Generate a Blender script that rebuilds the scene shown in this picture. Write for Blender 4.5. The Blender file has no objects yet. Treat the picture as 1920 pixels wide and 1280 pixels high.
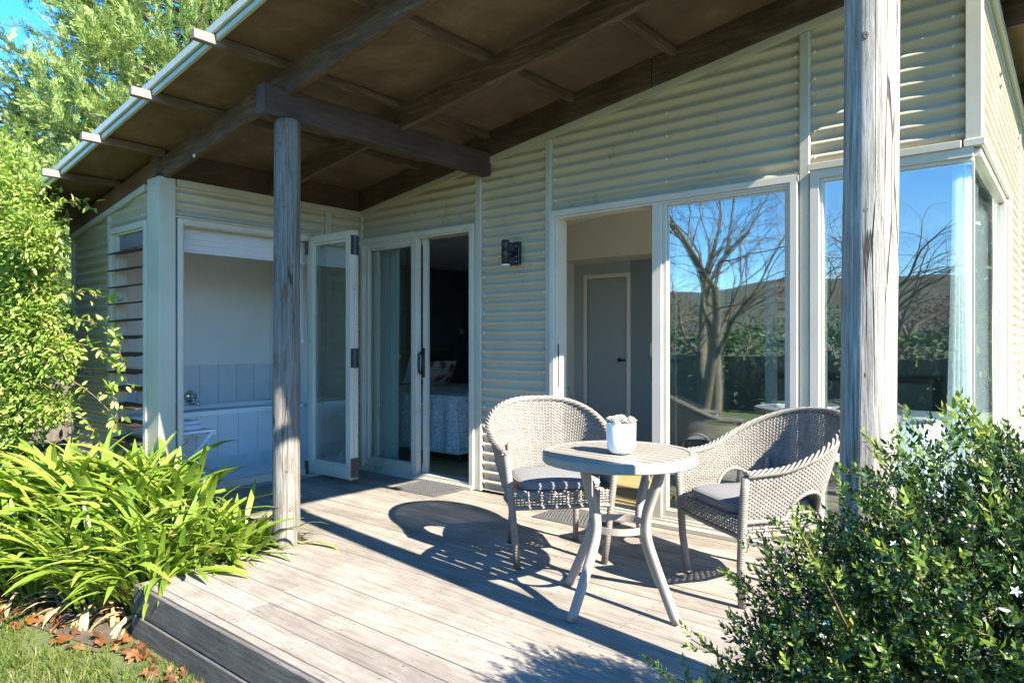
import bpy, bmesh, math, random
import numpy as np
from mathutils import Vector, Matrix
R = math.radians
random.seed(7); rng = np.random.default_rng(7)
S = bpy.context.scene
COL = S.collection

# ------------------------------------------------------------------ camera, sky, sun, exposure
cam = bpy.data.cameras.new('camera'); camo = bpy.data.objects.new('camera', cam); COL.objects.link(camo)
cam.sensor_width = 36.0; cam.lens = 24.0; cam.clip_start = 0.05; cam.clip_end = 3000
camo.location = (0, -4.17, 1.22)
camo.rotation_euler = (R(90), 0, math.atan2(0.6374, 0.7705))
S.camera = camo

SUN_EL = R(36.0); SUN_DIR = Vector((1.0, -0.120, 0)).normalized()
to_sun = Vector((SUN_DIR.x*math.cos(SUN_EL), SUN_DIR.y*math.cos(SUN_EL), math.sin(SUN_EL)))
world = bpy.data.worlds.new('World'); S.world = world; world.use_nodes = True
wn = world.node_tree.nodes; wl = world.node_tree.links; wn.clear()
sky = wn.new('ShaderNodeTexSky'); sky.sky_type = 'NISHITA'; sky.sun_disc = False
sky.sun_elevation = SUN_EL; sky.sun_rotation = math.atan2(to_sun.x, to_sun.y)
sky.altitude = 2500; sky.air_density = 1.25; sky.dust_density = 0.1; sky.ozone_density = 5.0
bg = wn.new('ShaderNodeBackground'); bg.inputs['Strength'].default_value = 0.115
wo = wn.new('ShaderNodeOutputWorld'); hsv = wn.new('ShaderNodeHueSaturation'); hsv.inputs['Saturation'].default_value = 1.27; wl.new(sky.outputs[0], hsv.inputs['Color']); wl.new(hsv.outputs[0], bg.inputs[0]); wl.new(bg.outputs[0], wo.inputs[0])
sl = bpy.data.lights.new('sun', 'SUN'); sl.energy = 5.0; sl.angle = R(0.5); sl.color = (1.0, 0.93, 0.81)
so = bpy.data.objects.new('sun', sl); COL.objects.link(so)
so.rotation_euler = to_sun.to_track_quat('Z', 'Y').to_euler()
S.view_settings.view_transform = 'Standard'; S.view_settings.look = 'None'
S.view_settings.gamma = 1.0; S.view_settings.use_curve_mapping = False
S.view_settings.exposure = 2.28
S.render.engine = 'CYCLES'
S.cycles.max_bounces = 10; S.cycles.transparent_max_bounces = 24; S.cycles.glossy_bounces = 6
S.cycles.use_denoising = True

# ------------------------------------------------------------------ materials
class NT:
    def __init__(s, name):
        s.m = bpy.data.materials.new(name); s.m.use_nodes = True
        s.n = s.m.node_tree.nodes; s.l = s.m.node_tree.links
        s.n.clear(); s.out = s.n.new('ShaderNodeOutputMaterial')
        s.b = s.n.new('ShaderNodeBsdfPrincipled'); s.l.new(s.b.outputs[0], s.out.inputs[0])
    def add(s, t, **k):
        nd = s.n.new(t)
        for a, v in k.items(): setattr(nd, a, v)
        return nd
    def link(s, a, b): s.l.new(a, b)
    def coord(s, kind='Object', scale=(1, 1, 1)):
        if kind == 'World': o = s.add('ShaderNodeNewGeometry').outputs['Position']
        else: o = s.add('ShaderNodeTexCoord').outputs[kind]
        mp = s.add('ShaderNodeMapping'); mp.inputs['Scale'].default_value = scale
        s.link(o, mp.inputs[0]); s.mp = mp; return mp.outputs[0]
    def noise(s, vec, scale=5, detail=4, rough=.6, dist=0):
        t = s.add('ShaderNodeTexNoise'); t.inputs['Scale'].default_value = scale
        t.inputs['Detail'].default_value = detail; t.inputs['Roughness'].default_value = rough
        t.inputs['Distortion'].default_value = dist
        s.link(vec, t.inputs['Vector']); return t.outputs['Fac']
    def ramp(s, fac, stops, interp='LINEAR'):
        r = s.add('ShaderNodeValToRGB'); r.color_ramp.interpolation = interp
        e = r.color_ramp.elements
        while len(e) > 1: e.remove(e[-1])
        e[0].position = stops[0][0]; e[0].color = (*stops[0][1], 1) if len(stops[0][1]) == 3 else stops[0][1]
        for p, c in stops[1:]:
            x = e.new(p); x.color = (*c, 1)
        s.link(fac, r.inputs[0]); return r.outputs[0]
    def mix(s, fac, a, b, bt='MIX'):
        m = s.add('ShaderNodeMix', data_type='RGBA', blend_type=bt)
        for v, i in ((fac, 0), (a, 6), (b, 7)):
            if isinstance(v, (int, float)): m.inputs[i].default_value = v
            elif isinstance(v, tuple): m.inputs[i].default_value = (*v, 1)
            else: s.link(v, m.inputs[i])
        return m.outputs[2]
    def math(s, op, a, b=0.0, c=None):
        m = s.add('ShaderNodeMath', operation=op)
        for i, v in enumerate((a, b, c)):
            if v is None: continue
            if isinstance(v, (int, float)): m.inputs[i].default_value = v
            else: s.link(v, m.inputs[i])
        return m.outputs[0]
    def bump(s, h, strength=.3, dist=.01):
        b = s.add('ShaderNodeBump'); b.inputs['Strength'].default_value = strength
        b.inputs['Distance'].default_value = dist; s.link(h, b.inputs['Height'])
        s.link(b.outputs[0], s.b.inputs['Normal']); return b
    def set(s, **k):
        for a, v in k.items():
            i = s.b.inputs[a.replace('_', ' ')]
            if isinstance(v, tuple): i.default_value = (*v, 1)
            elif isinstance(v, (int, float)): i.default_value = v
            else: s.link(v, i)
        return s
M = {}
def simple(name, col, rough=.5, var=.12, nscale=8, metallic=0, bump=0, spec=.5):
    t = NT(name); v = t.coord('World')
    f = t.noise(v, nscale, 5, .6)
    lo = tuple(c*(1-var) for c in col); hi = tuple(min(1, c*(1+var)) for c in col)
    t.set(Base_Color=t.ramp(f, [(.3, lo), (.7, hi)]), Roughness=rough, Metallic=metallic, Specular_IOR_Level=spec)
    if bump: t.bump(t.noise(v, nscale*8, 3), bump, .003)
    M[name] = t.m; return t.m

def wood(name, c1, c2, c3, axis, rough=.75, scale=1.0, strength=.5, blotch=.5, stain=(.05, .04, .03)):
    """weathered timber; grain runs along axis"""
    t = NT(name); k = {'x': (1, 14, 14), 'y': (14, 1, 14), 'z': (14, 14, 1)}[axis]
    v = t.coord('World', tuple(a*scale for a in k))
    oi = t.add('ShaderNodeObjectInfo')
    off = t.add('ShaderNodeCombineXYZ'); r1 = t.math('MULTIPLY', oi.outputs['Random'], 37.0)
    for i in range(3): t.link(r1, off.inputs[i])
    t.link(off.outputs[0], t.mp.inputs['Location'])
    g = t.noise(v, 4, 8, .72, .6); g2 = t.noise(v, 22, 4, .7)
    w = t.coord('World', (1, 1, 1)); b = t.noise(w, 3.0, 5, .65)
    base = t.ramp(g, [(.3, c1), (.52, c2), (.72, c3)])
    base = t.mix(t.math('MULTIPLY', t.ramp(g2, [(.35, (1, 1, 1)), (.5, (0, 0, 0))]), .35), base, stain)
    base = t.mix(t.math('MULTIPLY', t.ramp(b, [(.38, (1, 1, 1)), (.6, (0, 0, 0))]), blotch), base, tuple(x*.55 for x in c1))
    hs = t.add('ShaderNodeHueSaturation'); t.link(base, hs.inputs['Color'])
    t.link(t.math('MULTIPLY_ADD', oi.outputs['Random'], .30, .84), hs.inputs['Value'])
    t.set(Base_Color=hs.outputs[0], Roughness=rough, Specular_IOR_Level=.25)
    t.bump(t.mix(.5, g, g2), strength, .004)
    M[name] = t.m; return t.m

wood('deck_timber', (.155, .13, .103), (.255, .225, .19), (.36, .325, .28), 'x', .8, 1, .4, .35, (.15, .12, .10))
wood('fascia_timber', (.07, .065, .055), (.13, .12, .105), (.20, .19, .17), 'x', .85, 1, .6, .4)
wood('rafter_timber', (.06, .036, .025), (.11, .072, .052), (.21, .155, .12), 'x', .7, .8, .3, .5)
wood('beam_timber', (.045, .028, .024), (.07, .047, .040), (.11, .078, .066), 'y', .6, .8, .25, .3)
wood('purlin_timber', (.07, .045, .030), (.12, .082, .056), (.21, .16, .12), 'y', .75, .8, .3, .4)
wood('brown_board', (.10, .050, .028), (.15, .078, .045), (.20, .12, .075), 'x', .6, .6, .25, .4)
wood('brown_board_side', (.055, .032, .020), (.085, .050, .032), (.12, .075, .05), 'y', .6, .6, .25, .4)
wood('floor_timber', (.30, .19, .09), (.42, .29, .14), (.52, .38, .2), 'x', .35, .6, .1, .2, (.2, .12, .06))

def post_mat(name='post_timber', k=1.0, warm=.4):
    t = NT(name); v = t.coord('World', (30, 30, 1.3))
    g = t.noise(v, 3, 9, .75, .35)
    cv = t.coord('World', (26, 26, .9)); vo = t.add('ShaderNodeTexVoronoi', feature='DISTANCE_TO_EDGE'); vo.inputs['Scale'].default_value = 1.6
    nn = t.add('ShaderNodeTexNoise'); nn.inputs['Scale'].default_value = 2.0; t.link(cv, nn.inputs['Vector'])
    mx = t.mix(.12, cv, nn.outputs['Color']); t.link(mx, vo.inputs['Vector'])
    crack = t.ramp(vo.outputs['Distance'], [(0.0, (1, 1, 1)), (.022, (1, 1, 1)), (.045, (0, 0, 0))])
    msk = t.ramp(t.noise(t.coord('World', (9, 9, .7)), 2, 3), [(.46, (0, 0, 0)), (.56, (1, 1, 1))])
    crack = t.math('MULTIPLY', crack, msk)
    fine = t.noise(t.coord('World', (60, 60, 2.0)), 3, 6, .8)
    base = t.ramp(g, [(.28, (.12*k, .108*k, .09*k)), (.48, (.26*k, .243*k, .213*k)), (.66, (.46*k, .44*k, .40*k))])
    base = t.mix(t.math('MULTIPLY', t.ramp(fine, [(.36, (1, 1, 1)), (.5, (0, 0, 0))]), .55), base, (.13, .11, .09))
    patch = t.ramp(t.noise(t.coord('World', (5, 5, 1.6)), 2.5, 5, .7), [(.56, (0, 0, 0)), (.64, (1, 1, 1))])
    base = t.mix(t.math('MULTIPLY', patch, warm), base, (.26*k, .15*k, .08*k))
    base = t.mix(t.math('MULTIPLY', crack, .9), base, (.035, .028, .022))
    t.set(Base_Color=base, Roughness=.8, Specular_IOR_Level=.2)
    h = t.math('SUBTRACT', t.math('ADD', g, t.math('MULTIPLY', fine, .6)), t.math('MULTIPLY', crack, 2.0))
    t.bump(h, .7, .006); M[name] = t.m
post_mat(); post_mat('shaded_post_timber', .55, .8)  # left post copy: browner, with the roof shade darkened into its colour
def weather_tips():
    m = M['purlin_timber']; nt = m.node_tree; b = next(n for n in nt.nodes if n.type == 'BSDF_PRINCIPLED')
    src = b.inputs['Base Color'].links[0].from_socket
    g = nt.nodes.new('ShaderNodeNewGeometry'); sp = nt.nodes.new('ShaderNodeSeparateXYZ'); nt.links.new(g.outputs['Position'], sp.inputs[0])
    mr = nt.nodes.new('ShaderNodeMapRange'); mr.inputs['From Min'].default_value = -2.24; mr.inputs['From Max'].default_value = -2.31
    nt.links.new(sp.outputs['Y'], mr.inputs['Value'])
    mx = nt.nodes.new('ShaderNodeMix'); mx.data_type = 'RGBA'; mx.inputs[7].default_value = (.20, .175, .15, 1)
    ml = nt.nodes.new('ShaderNodeMath'); ml.operation = 'MULTIPLY'; ml.inputs[1].default_value = .85; nt.links.new(mr.outputs[0], ml.inputs[0])
    nt.links.new(ml.outputs[0], mx.inputs[0]); nt.links.new(src, mx.inputs[6]); nt.links.new(mx.outputs[2], b.inputs['Base Color'])
weather_tips()

def steel(name, col, rough=.38):
    t = NT(name); v = t.coord('World')
    f = t.noise(v, 2.5, 5, .6); f2 = t.noise(t.coord('World', (1, 1, .12)), 30, 3, .6)
    base = t.ramp(f, [(.3, tuple(c*.9 for c in col)), (.7, tuple(c*1.06 for c in col))])
    base = t.mix(t.math('MULTIPLY', t.ramp(f2, [(.5, (0, 0, 0)), (.75, (1, 1, 1))]), .10), base, tuple(c*.62 for c in col))
    gz = t.add('ShaderNodeNewGeometry'); sz = t.add('ShaderNodeSeparateXYZ'); t.link(gz.outputs['Position'], sz.inputs[0])
    low = t.ramp(t.math('ADD', sz.outputs['Z'], t.math('MULTIPLY', t.noise(t.coord('World', (4, 4, 1)), 6, 5), .35)), [(.15, (1, 1, 1)), (.45, (0, 0, 0))])
    base = t.mix(t.math('MULTIPLY', low, .35), base, (.17, .14, .10))
    spk = t.ramp(t.noise(t.coord('World'), 55, 2, .5), [(.70, (0, 0, 0)), (.76, (1, 1, 1))]); base = t.mix(t.math('MULTIPLY', spk, .15), base, tuple(c*.45 for c in col))
    t.set(Base_Color=base, Roughness=t.math('MULTIPLY_ADD', f, .2, rough-.1), Specular_IOR_Level=.5)
    M[name] = t.m
steel('cladding', (.42, .375, .275), .30)
steel('trim', (.42, .405, .325), .4)
steel('joinery', (.50, .465, .385), .3)
simple('screw_paint', (.62, .61, .52), .35)
simple('gutter_paint', (.40, .40, .29), .35, .08)
simple('plaster', (.66, .61, .52), .85, .04, 3)
simple('plaster_bath', (.80, .77, .72), .85, .03, 3)
simple('plaster_light', (.76, .74, .70), .85, .04, 3)
simple('plaster_cool', (.40, .44, .46), .85, .05, 3)
simple('plaster_grey', (.22, .27, .30), .85, .05, 3)
simple('teal_panel', (.07, .115, .13), .6, .08, 3)
simple('interior_door', (.34, .39, .41), .5, .04, 3)
simple('ceramic', (.75, .76, .77), .12, .03, 3)
simple('tub_enamel', (.80, .82, .84), .12, .02, 3)
simple('tile', (.66, .66, .66), .25, .05, 5)
simple('grout', (.55, .55, .55), .9)
simple('roof_steel', (.45, .45, .42), .5)
simple('black_metal', (.012, .013, .015), .4, .2)
simple('dark_hardware', (.03, .03, .032), .35, .2)
simple('lens_white', (.8, .8, .78), .4)
simple('chrome', (.75, .76, .78), .08, .02, metallic=1)
simple('linen_white', (.78, .79, .82), .9, .04, 6, bump=.2)
simple('towel_cloth', (.62, .68, .80), .95, .05, 60, bump=.6)
simple('stool_paint', (.80, .80, .80), .4, .03)
simple('table_paint', (.235, .212, .178), .5, .05, 4)
simple('cushion_cloth', (.15, .15, .16), .95, .08, 90, bump=.4)
simple('cushion_piping', (.16, .165, .18), .9, .1, 90)
simple('rubber', (.06, .058, .056), .8, .25, 30)
simple('headboard_cane', (.16, .09, .045), .8, .35, 40)
simple('green_cloth', (.025, .045, .030), .9, .1, 20)
simple('louvre_timber', (.035, .022, .014), .55, .3, 12)
simple('mesh_blind', (.16, .155, .15), .9, .2, 40)
simple('nail_head', (.05, .04, .035), .7)
simple('soil', (.075, .055, .038), .95, .35, 10, bump=.6)
simple('bark', (.085, .068, .052), .9, .35, 14, bump=.8)
simple('willow_bark', (.11, .09, .055), .9, .35, 10, bump=.8)
simple('twig_bark', (.14, .085, .045), .85, .3, 12)
simple('twig_green', (.10, .13, .04), .8, .3, 12)
simple('rose_red', (.5, .05, .05), .7, .3, 30)
simple('basket_cane', (.55, .40, .15), .7, .2, 60)
simple('picture_mount', (.7, .68, .62), .6)
simple('petal_white', (.80, .83, .90), .6, .03)
simple('bud_orange', (.42, .20, .10), .6, .2, 40)
simple('hose_green', (.01, .16, .12), .4)

def soffit():
    t = NT('soffit_ply'); v = t.coord('World', (1, 1, 1)); f = t.noise(v, 1.7, 8, .68, .4)
    f2 = t.noise(t.coord('World', (1, 22, 1)), 7, 7, .75)
    base = t.ramp(f, [(.25, (.085, .055, .038)), (.5, (.145, .095, .066)), (.66, (.215, .148, .105)), (.8, (.29, .22, .165))])
    base = t.mix(t.math('MULTIPLY', f2, .5), base, (.045, .032, .022))
    t.set(Base_Color=base, Roughness=.8, Specular_IOR_Level=.2); t.bump(f2, .15, .003)
    M['soffit_ply'] = t.m
soffit()

def wicker():
    t = NT('wicker'); v = t.coord('Object'); f = t.noise(v, 30, 4, .7)
    gi = t.add('ShaderNodeNewGeometry')
    base = t.ramp(f, [(.3, (.125, .108, .09)), (.7, (.225, .20, .172))])
    base = t.mix(t.math('MULTIPLY', gi.outputs['Random Per Island'], .35), base, (.28, .25, .21))
    t.set(Base_Color=base, Roughness=.55); t.bump(t.noise(v, 200, 2), .2, .001); M['wicker'] = t.m
wicker()
def wrap():
    t = NT('wicker_wrap'); v = t.coord('Object', (1, 1, 1))
    w = t.add('ShaderNodeTexWave', wave_type='BANDS', bands_direction='Z'); w.inputs['Scale'].default_value = 38; w.inputs['Distortion'].default_value = .3
    t.link(v, w.inputs['Vector'])
    f = t.noise(v, 20, 4, .7)
    base = t.ramp(f, [(.3, (.14, .122, .10)), (.7, (.235, .21, .178))])
    base = t.mix(t.ramp(w.outputs['Fac'], [(.05, (1, 1, 1)), (.3, (0, 0, 0))]), base, (.16, .14, .12))
    t.set(Base_Color=base, Roughness=.55); t.bump(w.outputs['Fac'], .6, .003); M['wicker_wrap'] = t.m
wrap()

def glass(name, r0, tint):
    t = NT(name); t.n.remove(t.b)
    g = t.add('ShaderNodeNewGeometry'); dp = t.add('ShaderNodeVectorMath', operation='DOT_PRODUCT')
    t.link(g.outputs['Normal'], dp.inputs[0]); t.link(g.outputs['Incoming'], dp.inputs[1])
    c = t.math('SUBTRACT', 1.0, t.math('ABSOLUTE', dp.outputs['Value']))
    f = t.math('MULTIPLY_ADD', t.math('POWER', c, 5.0), 1-r0, r0)
    tr = t.add('ShaderNodeBsdfTransparent'); tr.inputs[0].default_value = (*tint, 1)
    gl = t.add('ShaderNodeBsdfGlossy'); gl.inputs['Roughness'].default_value = 0.0; gl.inputs[0].default_value = (.97, .99, 1, 1)
    bp = t.add('ShaderNodeBump'); bp.inputs['Strength'].default_value = .5; bp.inputs['Distance'].default_value = .0022; t.link(t.noise(t.coord('World'), 1.6, 1, .4), bp.inputs['Height']); t.link(bp.outputs[0], gl.inputs['Normal'])
    ms = t.add('ShaderNodeMixShader'); t.link(f, ms.inputs[0]); t.link(tr.outputs[0], ms.inputs[1]); t.link(gl.outputs[0], ms.inputs[2])
    t.link(ms.outputs[0], t.out.inputs[0]); M[name] = t.m
glass('window_glass', .20, (.80, .87, .88))
glass('clear_glass', .05, (.90, .95, .94))

def sheer(name, col, tr=.5):
    t = NT(name); t.n.remove(t.b)
    d = t.add('ShaderNodeBsdfDiffuse'); d.inputs[0].default_value = (*col, 1)
    l = t.add('ShaderNodeBsdfTranslucent'); l.inputs[0].default_value = (*col, 1)
    m1 = t.add('ShaderNodeMixShader'); m1.inputs[0].default_value = .45; t.link(d.outputs[0], m1.inputs[1]); t.link(l.outputs[0], m1.inputs[2])
    x = t.add('ShaderNodeBsdfTransparent'); m2 = t.add('ShaderNodeMixShader'); m2.inputs[0].default_value = tr
    t.link(x.outputs[0], m2.inputs[1]); t.link(m1.outputs[0], m2.inputs[2]); t.link(m2.outputs[0], t.out.inputs[0]); M[name] = t.m
sheer('sheer_curtain', (.82, .84, .84), .8)
sheer('blind_cloth', (.85, .86, .88), .97)

def leaf(name, cols, rough=.45, trans=.35, spec=.4, tr_col=None):
    t = NT(name); g = t.add('ShaderNodeNewGeometry'); oi = t.add('ShaderNodeObjectInfo')
    r = t.math('FRACT', t.math('ADD', g.outputs['Random Per Island'], oi.outputs['Random']))
    n = len(cols); base = t.ramp(r, [(i/(n-1) if n > 1 else 0, c) for i, c in enumerate(cols)])
    w = t.noise(t.coord('World'), 6, 3); base = t.mix(t.math('MULTIPLY', w, .35), base, tuple(c*.6 for c in cols[0]))
    t.set(Base_Color=base, Roughness=rough, Specular_IOR_Level=spec)
    tl = t.add('ShaderNodeBsdfTranslucent')
    hs = t.add('ShaderNodeHueSaturation'); hs.inputs['Value'].default_value = 1.5; hs.inputs['Saturation'].default_value = 1.1
    t.link(base, hs.inputs['Color']); t.link(hs.outputs[0], tl.inputs[0])
    ms = t.add('ShaderNodeMixShader'); ms.inputs[0].default_value = trans
    t.link(t.b.outputs[0], ms.inputs[1]); t.link(tl.outputs[0], ms.inputs[2]); t.link(ms.outputs[0], t.out.inputs[0]); M[name] = t.m
leaf('agapanthus_leaf', [(.13, .22, .022), (.19, .28, .032), (.28, .35, .06), (.09, .165, .02)], .38, .3, .5)
def leaf_tips():
    m = M['agapanthus_leaf']; nt = m.node_tree; b = next(n for n in nt.nodes if n.type == 'BSDF_PRINCIPLED'); src = b.inputs['Base Color'].links[0].from_socket
    tc = nt.nodes.new('ShaderNodeTexCoord'); sp = nt.nodes.new('ShaderNodeSeparateXYZ'); nt.links.new(tc.outputs['Generated'], sp.inputs[0])
    oi = nt.nodes.new('ShaderNodeObjectInfo'); ad = nt.nodes.new('ShaderNodeMath'); ad.operation = 'MULTIPLY_ADD'; ad.inputs[1].default_value = .22; nt.links.new(oi.outputs['Random'], ad.inputs[0]); nt.links.new(sp.outputs['X'], ad.inputs[2])
    mr = nt.nodes.new('ShaderNodeMapRange'); mr.inputs['From Min'].default_value = 1.06; mr.inputs['From Max'].default_value = 1.16; nt.links.new(ad.outputs[0], mr.inputs['Value'])
    mx = nt.nodes.new('ShaderNodeMix'); mx.data_type = 'RGBA'; mx.inputs[7].default_value = (.30, .17, .06, 1); nt.links.new(mr.outputs[0], mx.inputs[0]); nt.links.new(src, mx.inputs[6]); nt.links.new(mx.outputs[2], b.inputs['Base Color'])
leaf_tips()
leaf('straw_leaf', [(.45, .30, .13), (.55, .42, .22), (.30, .16, .07)], .8, .2, .2)
leaf('vine_leaf', [(.17, .28, .035), (.27, .38, .06), (.40, .47, .14), (.10, .19, .022), (.30, .25, .09)], .4, .35)
leaf('conifer_leaf', [(.16, .25, .06), (.30, .39, .11), (.42, .47, .18), (.07, .14, .04), (.24, .34, .09)], .55, .25, .3)
leaf('bush_leaf', [(.016, .042, .008), (.036, .078, .011), (.062, .115, .016), (.014, .034, .007), (.09, .10, .025)], .25, .12, .5)
leaf('bush_tip_leaf', [(.14, .20, .025), (.24, .30, .055), (.07, .13, .018)], .35, .25)
leaf('hedge_leaf', [(.018, .05, .01), (.045, .10, .018), (.09, .16, .03)], .5, .1, .3)
leaf('scrub_leaf', [(.07, .045, .03), (.11, .07, .045), (.05, .05, .025)], .7, .1, .2)
leaf('grass_blade', [(.045, .085, .008), (.08, .13, .012), (.13, .165, .025), (.22, .18, .07)], .5, .35, .3)
leaf('dry_leaf', [(.20, .07, .014), (.10, .045, .02), (.27, .14, .05), (.07, .035, .018), (.16, .09, .045)], .6, .2, .3)
leaf('succulent_leaf', [(.36, .48, .36), (.62, .60, .52), (.42, .50, .34), (.66, .45, .40)], .5, .1, .3)
leaf('blossom_leaf', [(.55, .65, .6), (.7, .75, .7)], .5, .3, .3)

def lawn():
    t = NT('lawn_soil'); v = t.coord('World'); f = t.noise(v, 3, 8, .7)
    t.set(Base_Color=t.ramp(f, [(.3, (.045, .07, .015)), (.55, (.08, .10, .025)), (.75, (.17, .13, .07))]), Roughness=.95)
    t.bump(t.noise(v, 40, 4), .8, .02); M['lawn_soil'] = t.m
lawn()
def hill():
    t = NT('hill_cover'); v = t.coord('World'); f = t.noise(v, .02, 8, .7)
    t.set(Base_Color=t.ramp(f, [(.3, (.02, .035, .018)), (.5, (.045, .055, .028)), (.7, (.05, .04, .03))]), Roughness=.95); M['hill_cover'] = t.m
hill()
def throw():
    t = NT('throw_cloth'); v = t.coord('World'); vo = t.add('ShaderNodeTexVoronoi'); vo.inputs['Scale'].default_value = 13
    n = t.add('ShaderNodeTexNoise'); n.inputs['Scale'].default_value = 12; t.link(v, n.inputs['Vector'])
    t.link(t.mix(.16, v, n.outputs['Color']), vo.inputs['Vector'])
    w = t.math('SINE', t.math('MULTIPLY', vo.outputs['Distance'], 42))
    t.set(Base_Color=t.ramp(w, [(.35, (.72, .75, .74)), (.5, (.16, .26, .30))]), Roughness=.9); M['throw_cloth'] = t.m
    t = NT('floral_cloth'); v = t.coord('World'); vo = t.add('ShaderNodeTexVoronoi'); vo.inputs['Scale'].default_value = 9; t.link(v, vo.inputs['Vector'])
    c = t.ramp(vo.outputs['Distance'], [(.2, (.55, .06, .07)), (.38, (.50, .12, .12)), (.42, (.10, .22, .14)), (.5, (.62, .55, .44))])
    t.set(Base_Color=c, Roughness=.9); M['floral_cloth'] = t.m
throw()
def art(name, a, b):
    t = NT(name); v = t.coord('Object'); f = t.noise(v, 9, 3)
    t.set(Base_Color=t.ramp(f, [(.45, a), (.52, b)]), Roughness=.5); M[name] = t.m
simple('knot_wood', (.12, .085, .06), .8, .5, 60)
art('picture_print', (.6, .58, .52), (.12, .10, .08))

# ------------------------------------------------------------------ mesh helpers
def link(name, me, mat, parent=None, smooth=False):
    o = bpy.data.objects.new(name, me); COL.objects.link(o)
    if mat and not me.materials: me.materials.append(M[mat])
    if smooth: me.polygons.foreach_set('use_smooth', [True]*len(me.polygons))
    if parent is not None: o.parent = parent
    return o
def tag(o, label=None, cat=None, group=None, kind=None):
    if label: o['label'] = label
    if cat: o['category'] = cat
    if group: o['group'] = group
    if kind: o['kind'] = kind
    return o
def thing(name, label, cat, loc=(0, 0, 0), rz=0, group=None, kind=None):
    o = bpy.data.objects.new(name, None); COL.objects.link(o); o.location = loc; o.rotation_euler = (0, 0, rz)
    o.empty_display_size = .2
    return tag(o, label, cat, group, kind)
def mesh(name, vs, fs):
    me = bpy.data.meshes.new(name); me.from_pydata([tuple(v) for v in vs], [], fs); me.update(); return me
def bev(me, w, seg=1):
    if w <= 0: return me
    bm = bmesh.new(); bm.from_mesh(me)
    bmesh.ops.bevel(bm, geom=bm.edges[:], offset=w, segments=seg, affect='EDGES', profile=.5)
    bm.to_mesh(me); bm.free(); return me
BF = [(0, 3, 2, 1), (4, 5, 6, 7), (0, 1, 5, 4), (1, 2, 6, 5), (2, 3, 7, 6), (3, 0, 4, 7)]
def boxv(x0, x1, y0, y1, z0, z1):
    return [(x0, y0, z0), (x1, y0, z0), (x1, y1, z0), (x0, y1, z0), (x0, y0, z1), (x1, y0, z1), (x1, y1, z1), (x0, y1, z1)]
def box(name, x0, x1, y0, y1, z0, z1, mat, parent=None, b=.003):
    return link(name, bev(mesh(name, boxv(x0, x1, y0, y1, z0, z1), BF), b), mat, parent)
def hexa(name, vs, mat, parent=None, b=.003):
    return link(name, bev(mesh(name, vs, BF), b), mat, parent)
def slopebox(name, x0, x1, y0, y1, zb, zt, mat, parent=None, b=.004):
    """box along x with bottom and top heights that are functions of x"""
    vs = [(x0, y0, zb(x0)), (x1, y0, zb(x1)), (x1, y1, zb(x1)), (x0, y1, zb(x0)), (x0, y0, zt(x0)), (x1, y0, zt(x1)), (x1, y1, zt(x1)), (x0, y1, zt(x0))]
    return hexa(name, vs, mat, parent, b)
class MB:
    def __init__(s): s.v = []; s.f = []
    def add(s, vs, fs):
        n = len(s.v); s.v += [tuple(v) for v in vs]; s.f += [tuple(i+n for i in f) for f in fs]
    def box(s, *a): s.add(boxv(*a), BF)
    def tube(s, pts, rad, n=8, cap=True, flat=None):
        pts = [Vector(p) for p in pts]; N = len(pts); rad = [rad]*N if isinstance(rad, (int, float)) else rad
        up = Vector((0, 0, 1)); rings = []; prev = None
        for i, p in enumerate(pts):
            t = (pts[min(i+1, N-1)]-pts[max(i-1, 0)]).normalized()
            if prev is None:
                a = t.cross(up); 
                if a.length < .05: a = t.cross(Vector((1, 0, 0)))
            else: a = prev - t*prev.dot(t)
            a.normalize(); prev = a; b = t.cross(a)
            fl = flat or (1, 1)
            rings.append([p + (a*math.cos(2*math.pi*k/n)*fl[0]+b*math.sin(2*math.pi*k/n)*fl[1])*rad[i] for k in range(n)])
        vs = [v for r in rings for v in r]; fs = []
        for i in range(N-1):
            for k in range(n):
                fs.append((i*n+k, i*n+(k+1) % n, (i+1)*n+(k+1) % n, (i+1)*n+k))
        if cap: fs.append(tuple(range(n-1, -1, -1))); fs.append(tuple((N-1)*n+k for k in range(n)))
        s.add(vs, fs)
    def lathe(s, prof, c=(0, 0, 0), n=32):
        vs = []; fs = []
        for r, z in prof:
            for k in range(n): vs.append((c[0]+r*math.cos(2*math.pi*k/n), c[1]+r*math.sin(2*math.pi*k/n), c[2]+z))
        for i in range(len(prof)-1):
            for k in range(n): fs.append((i*n+k, i*n+(k+1) % n, (i+1)*n+(k+1) % n, (i+1)*n+k))
        s.add(vs, fs)
    def build(s, name, mat, parent=None, smooth=False, b=0):
        return link(name, bev(mesh(name, s.v, s.f), b), mat, parent, smooth)

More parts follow.
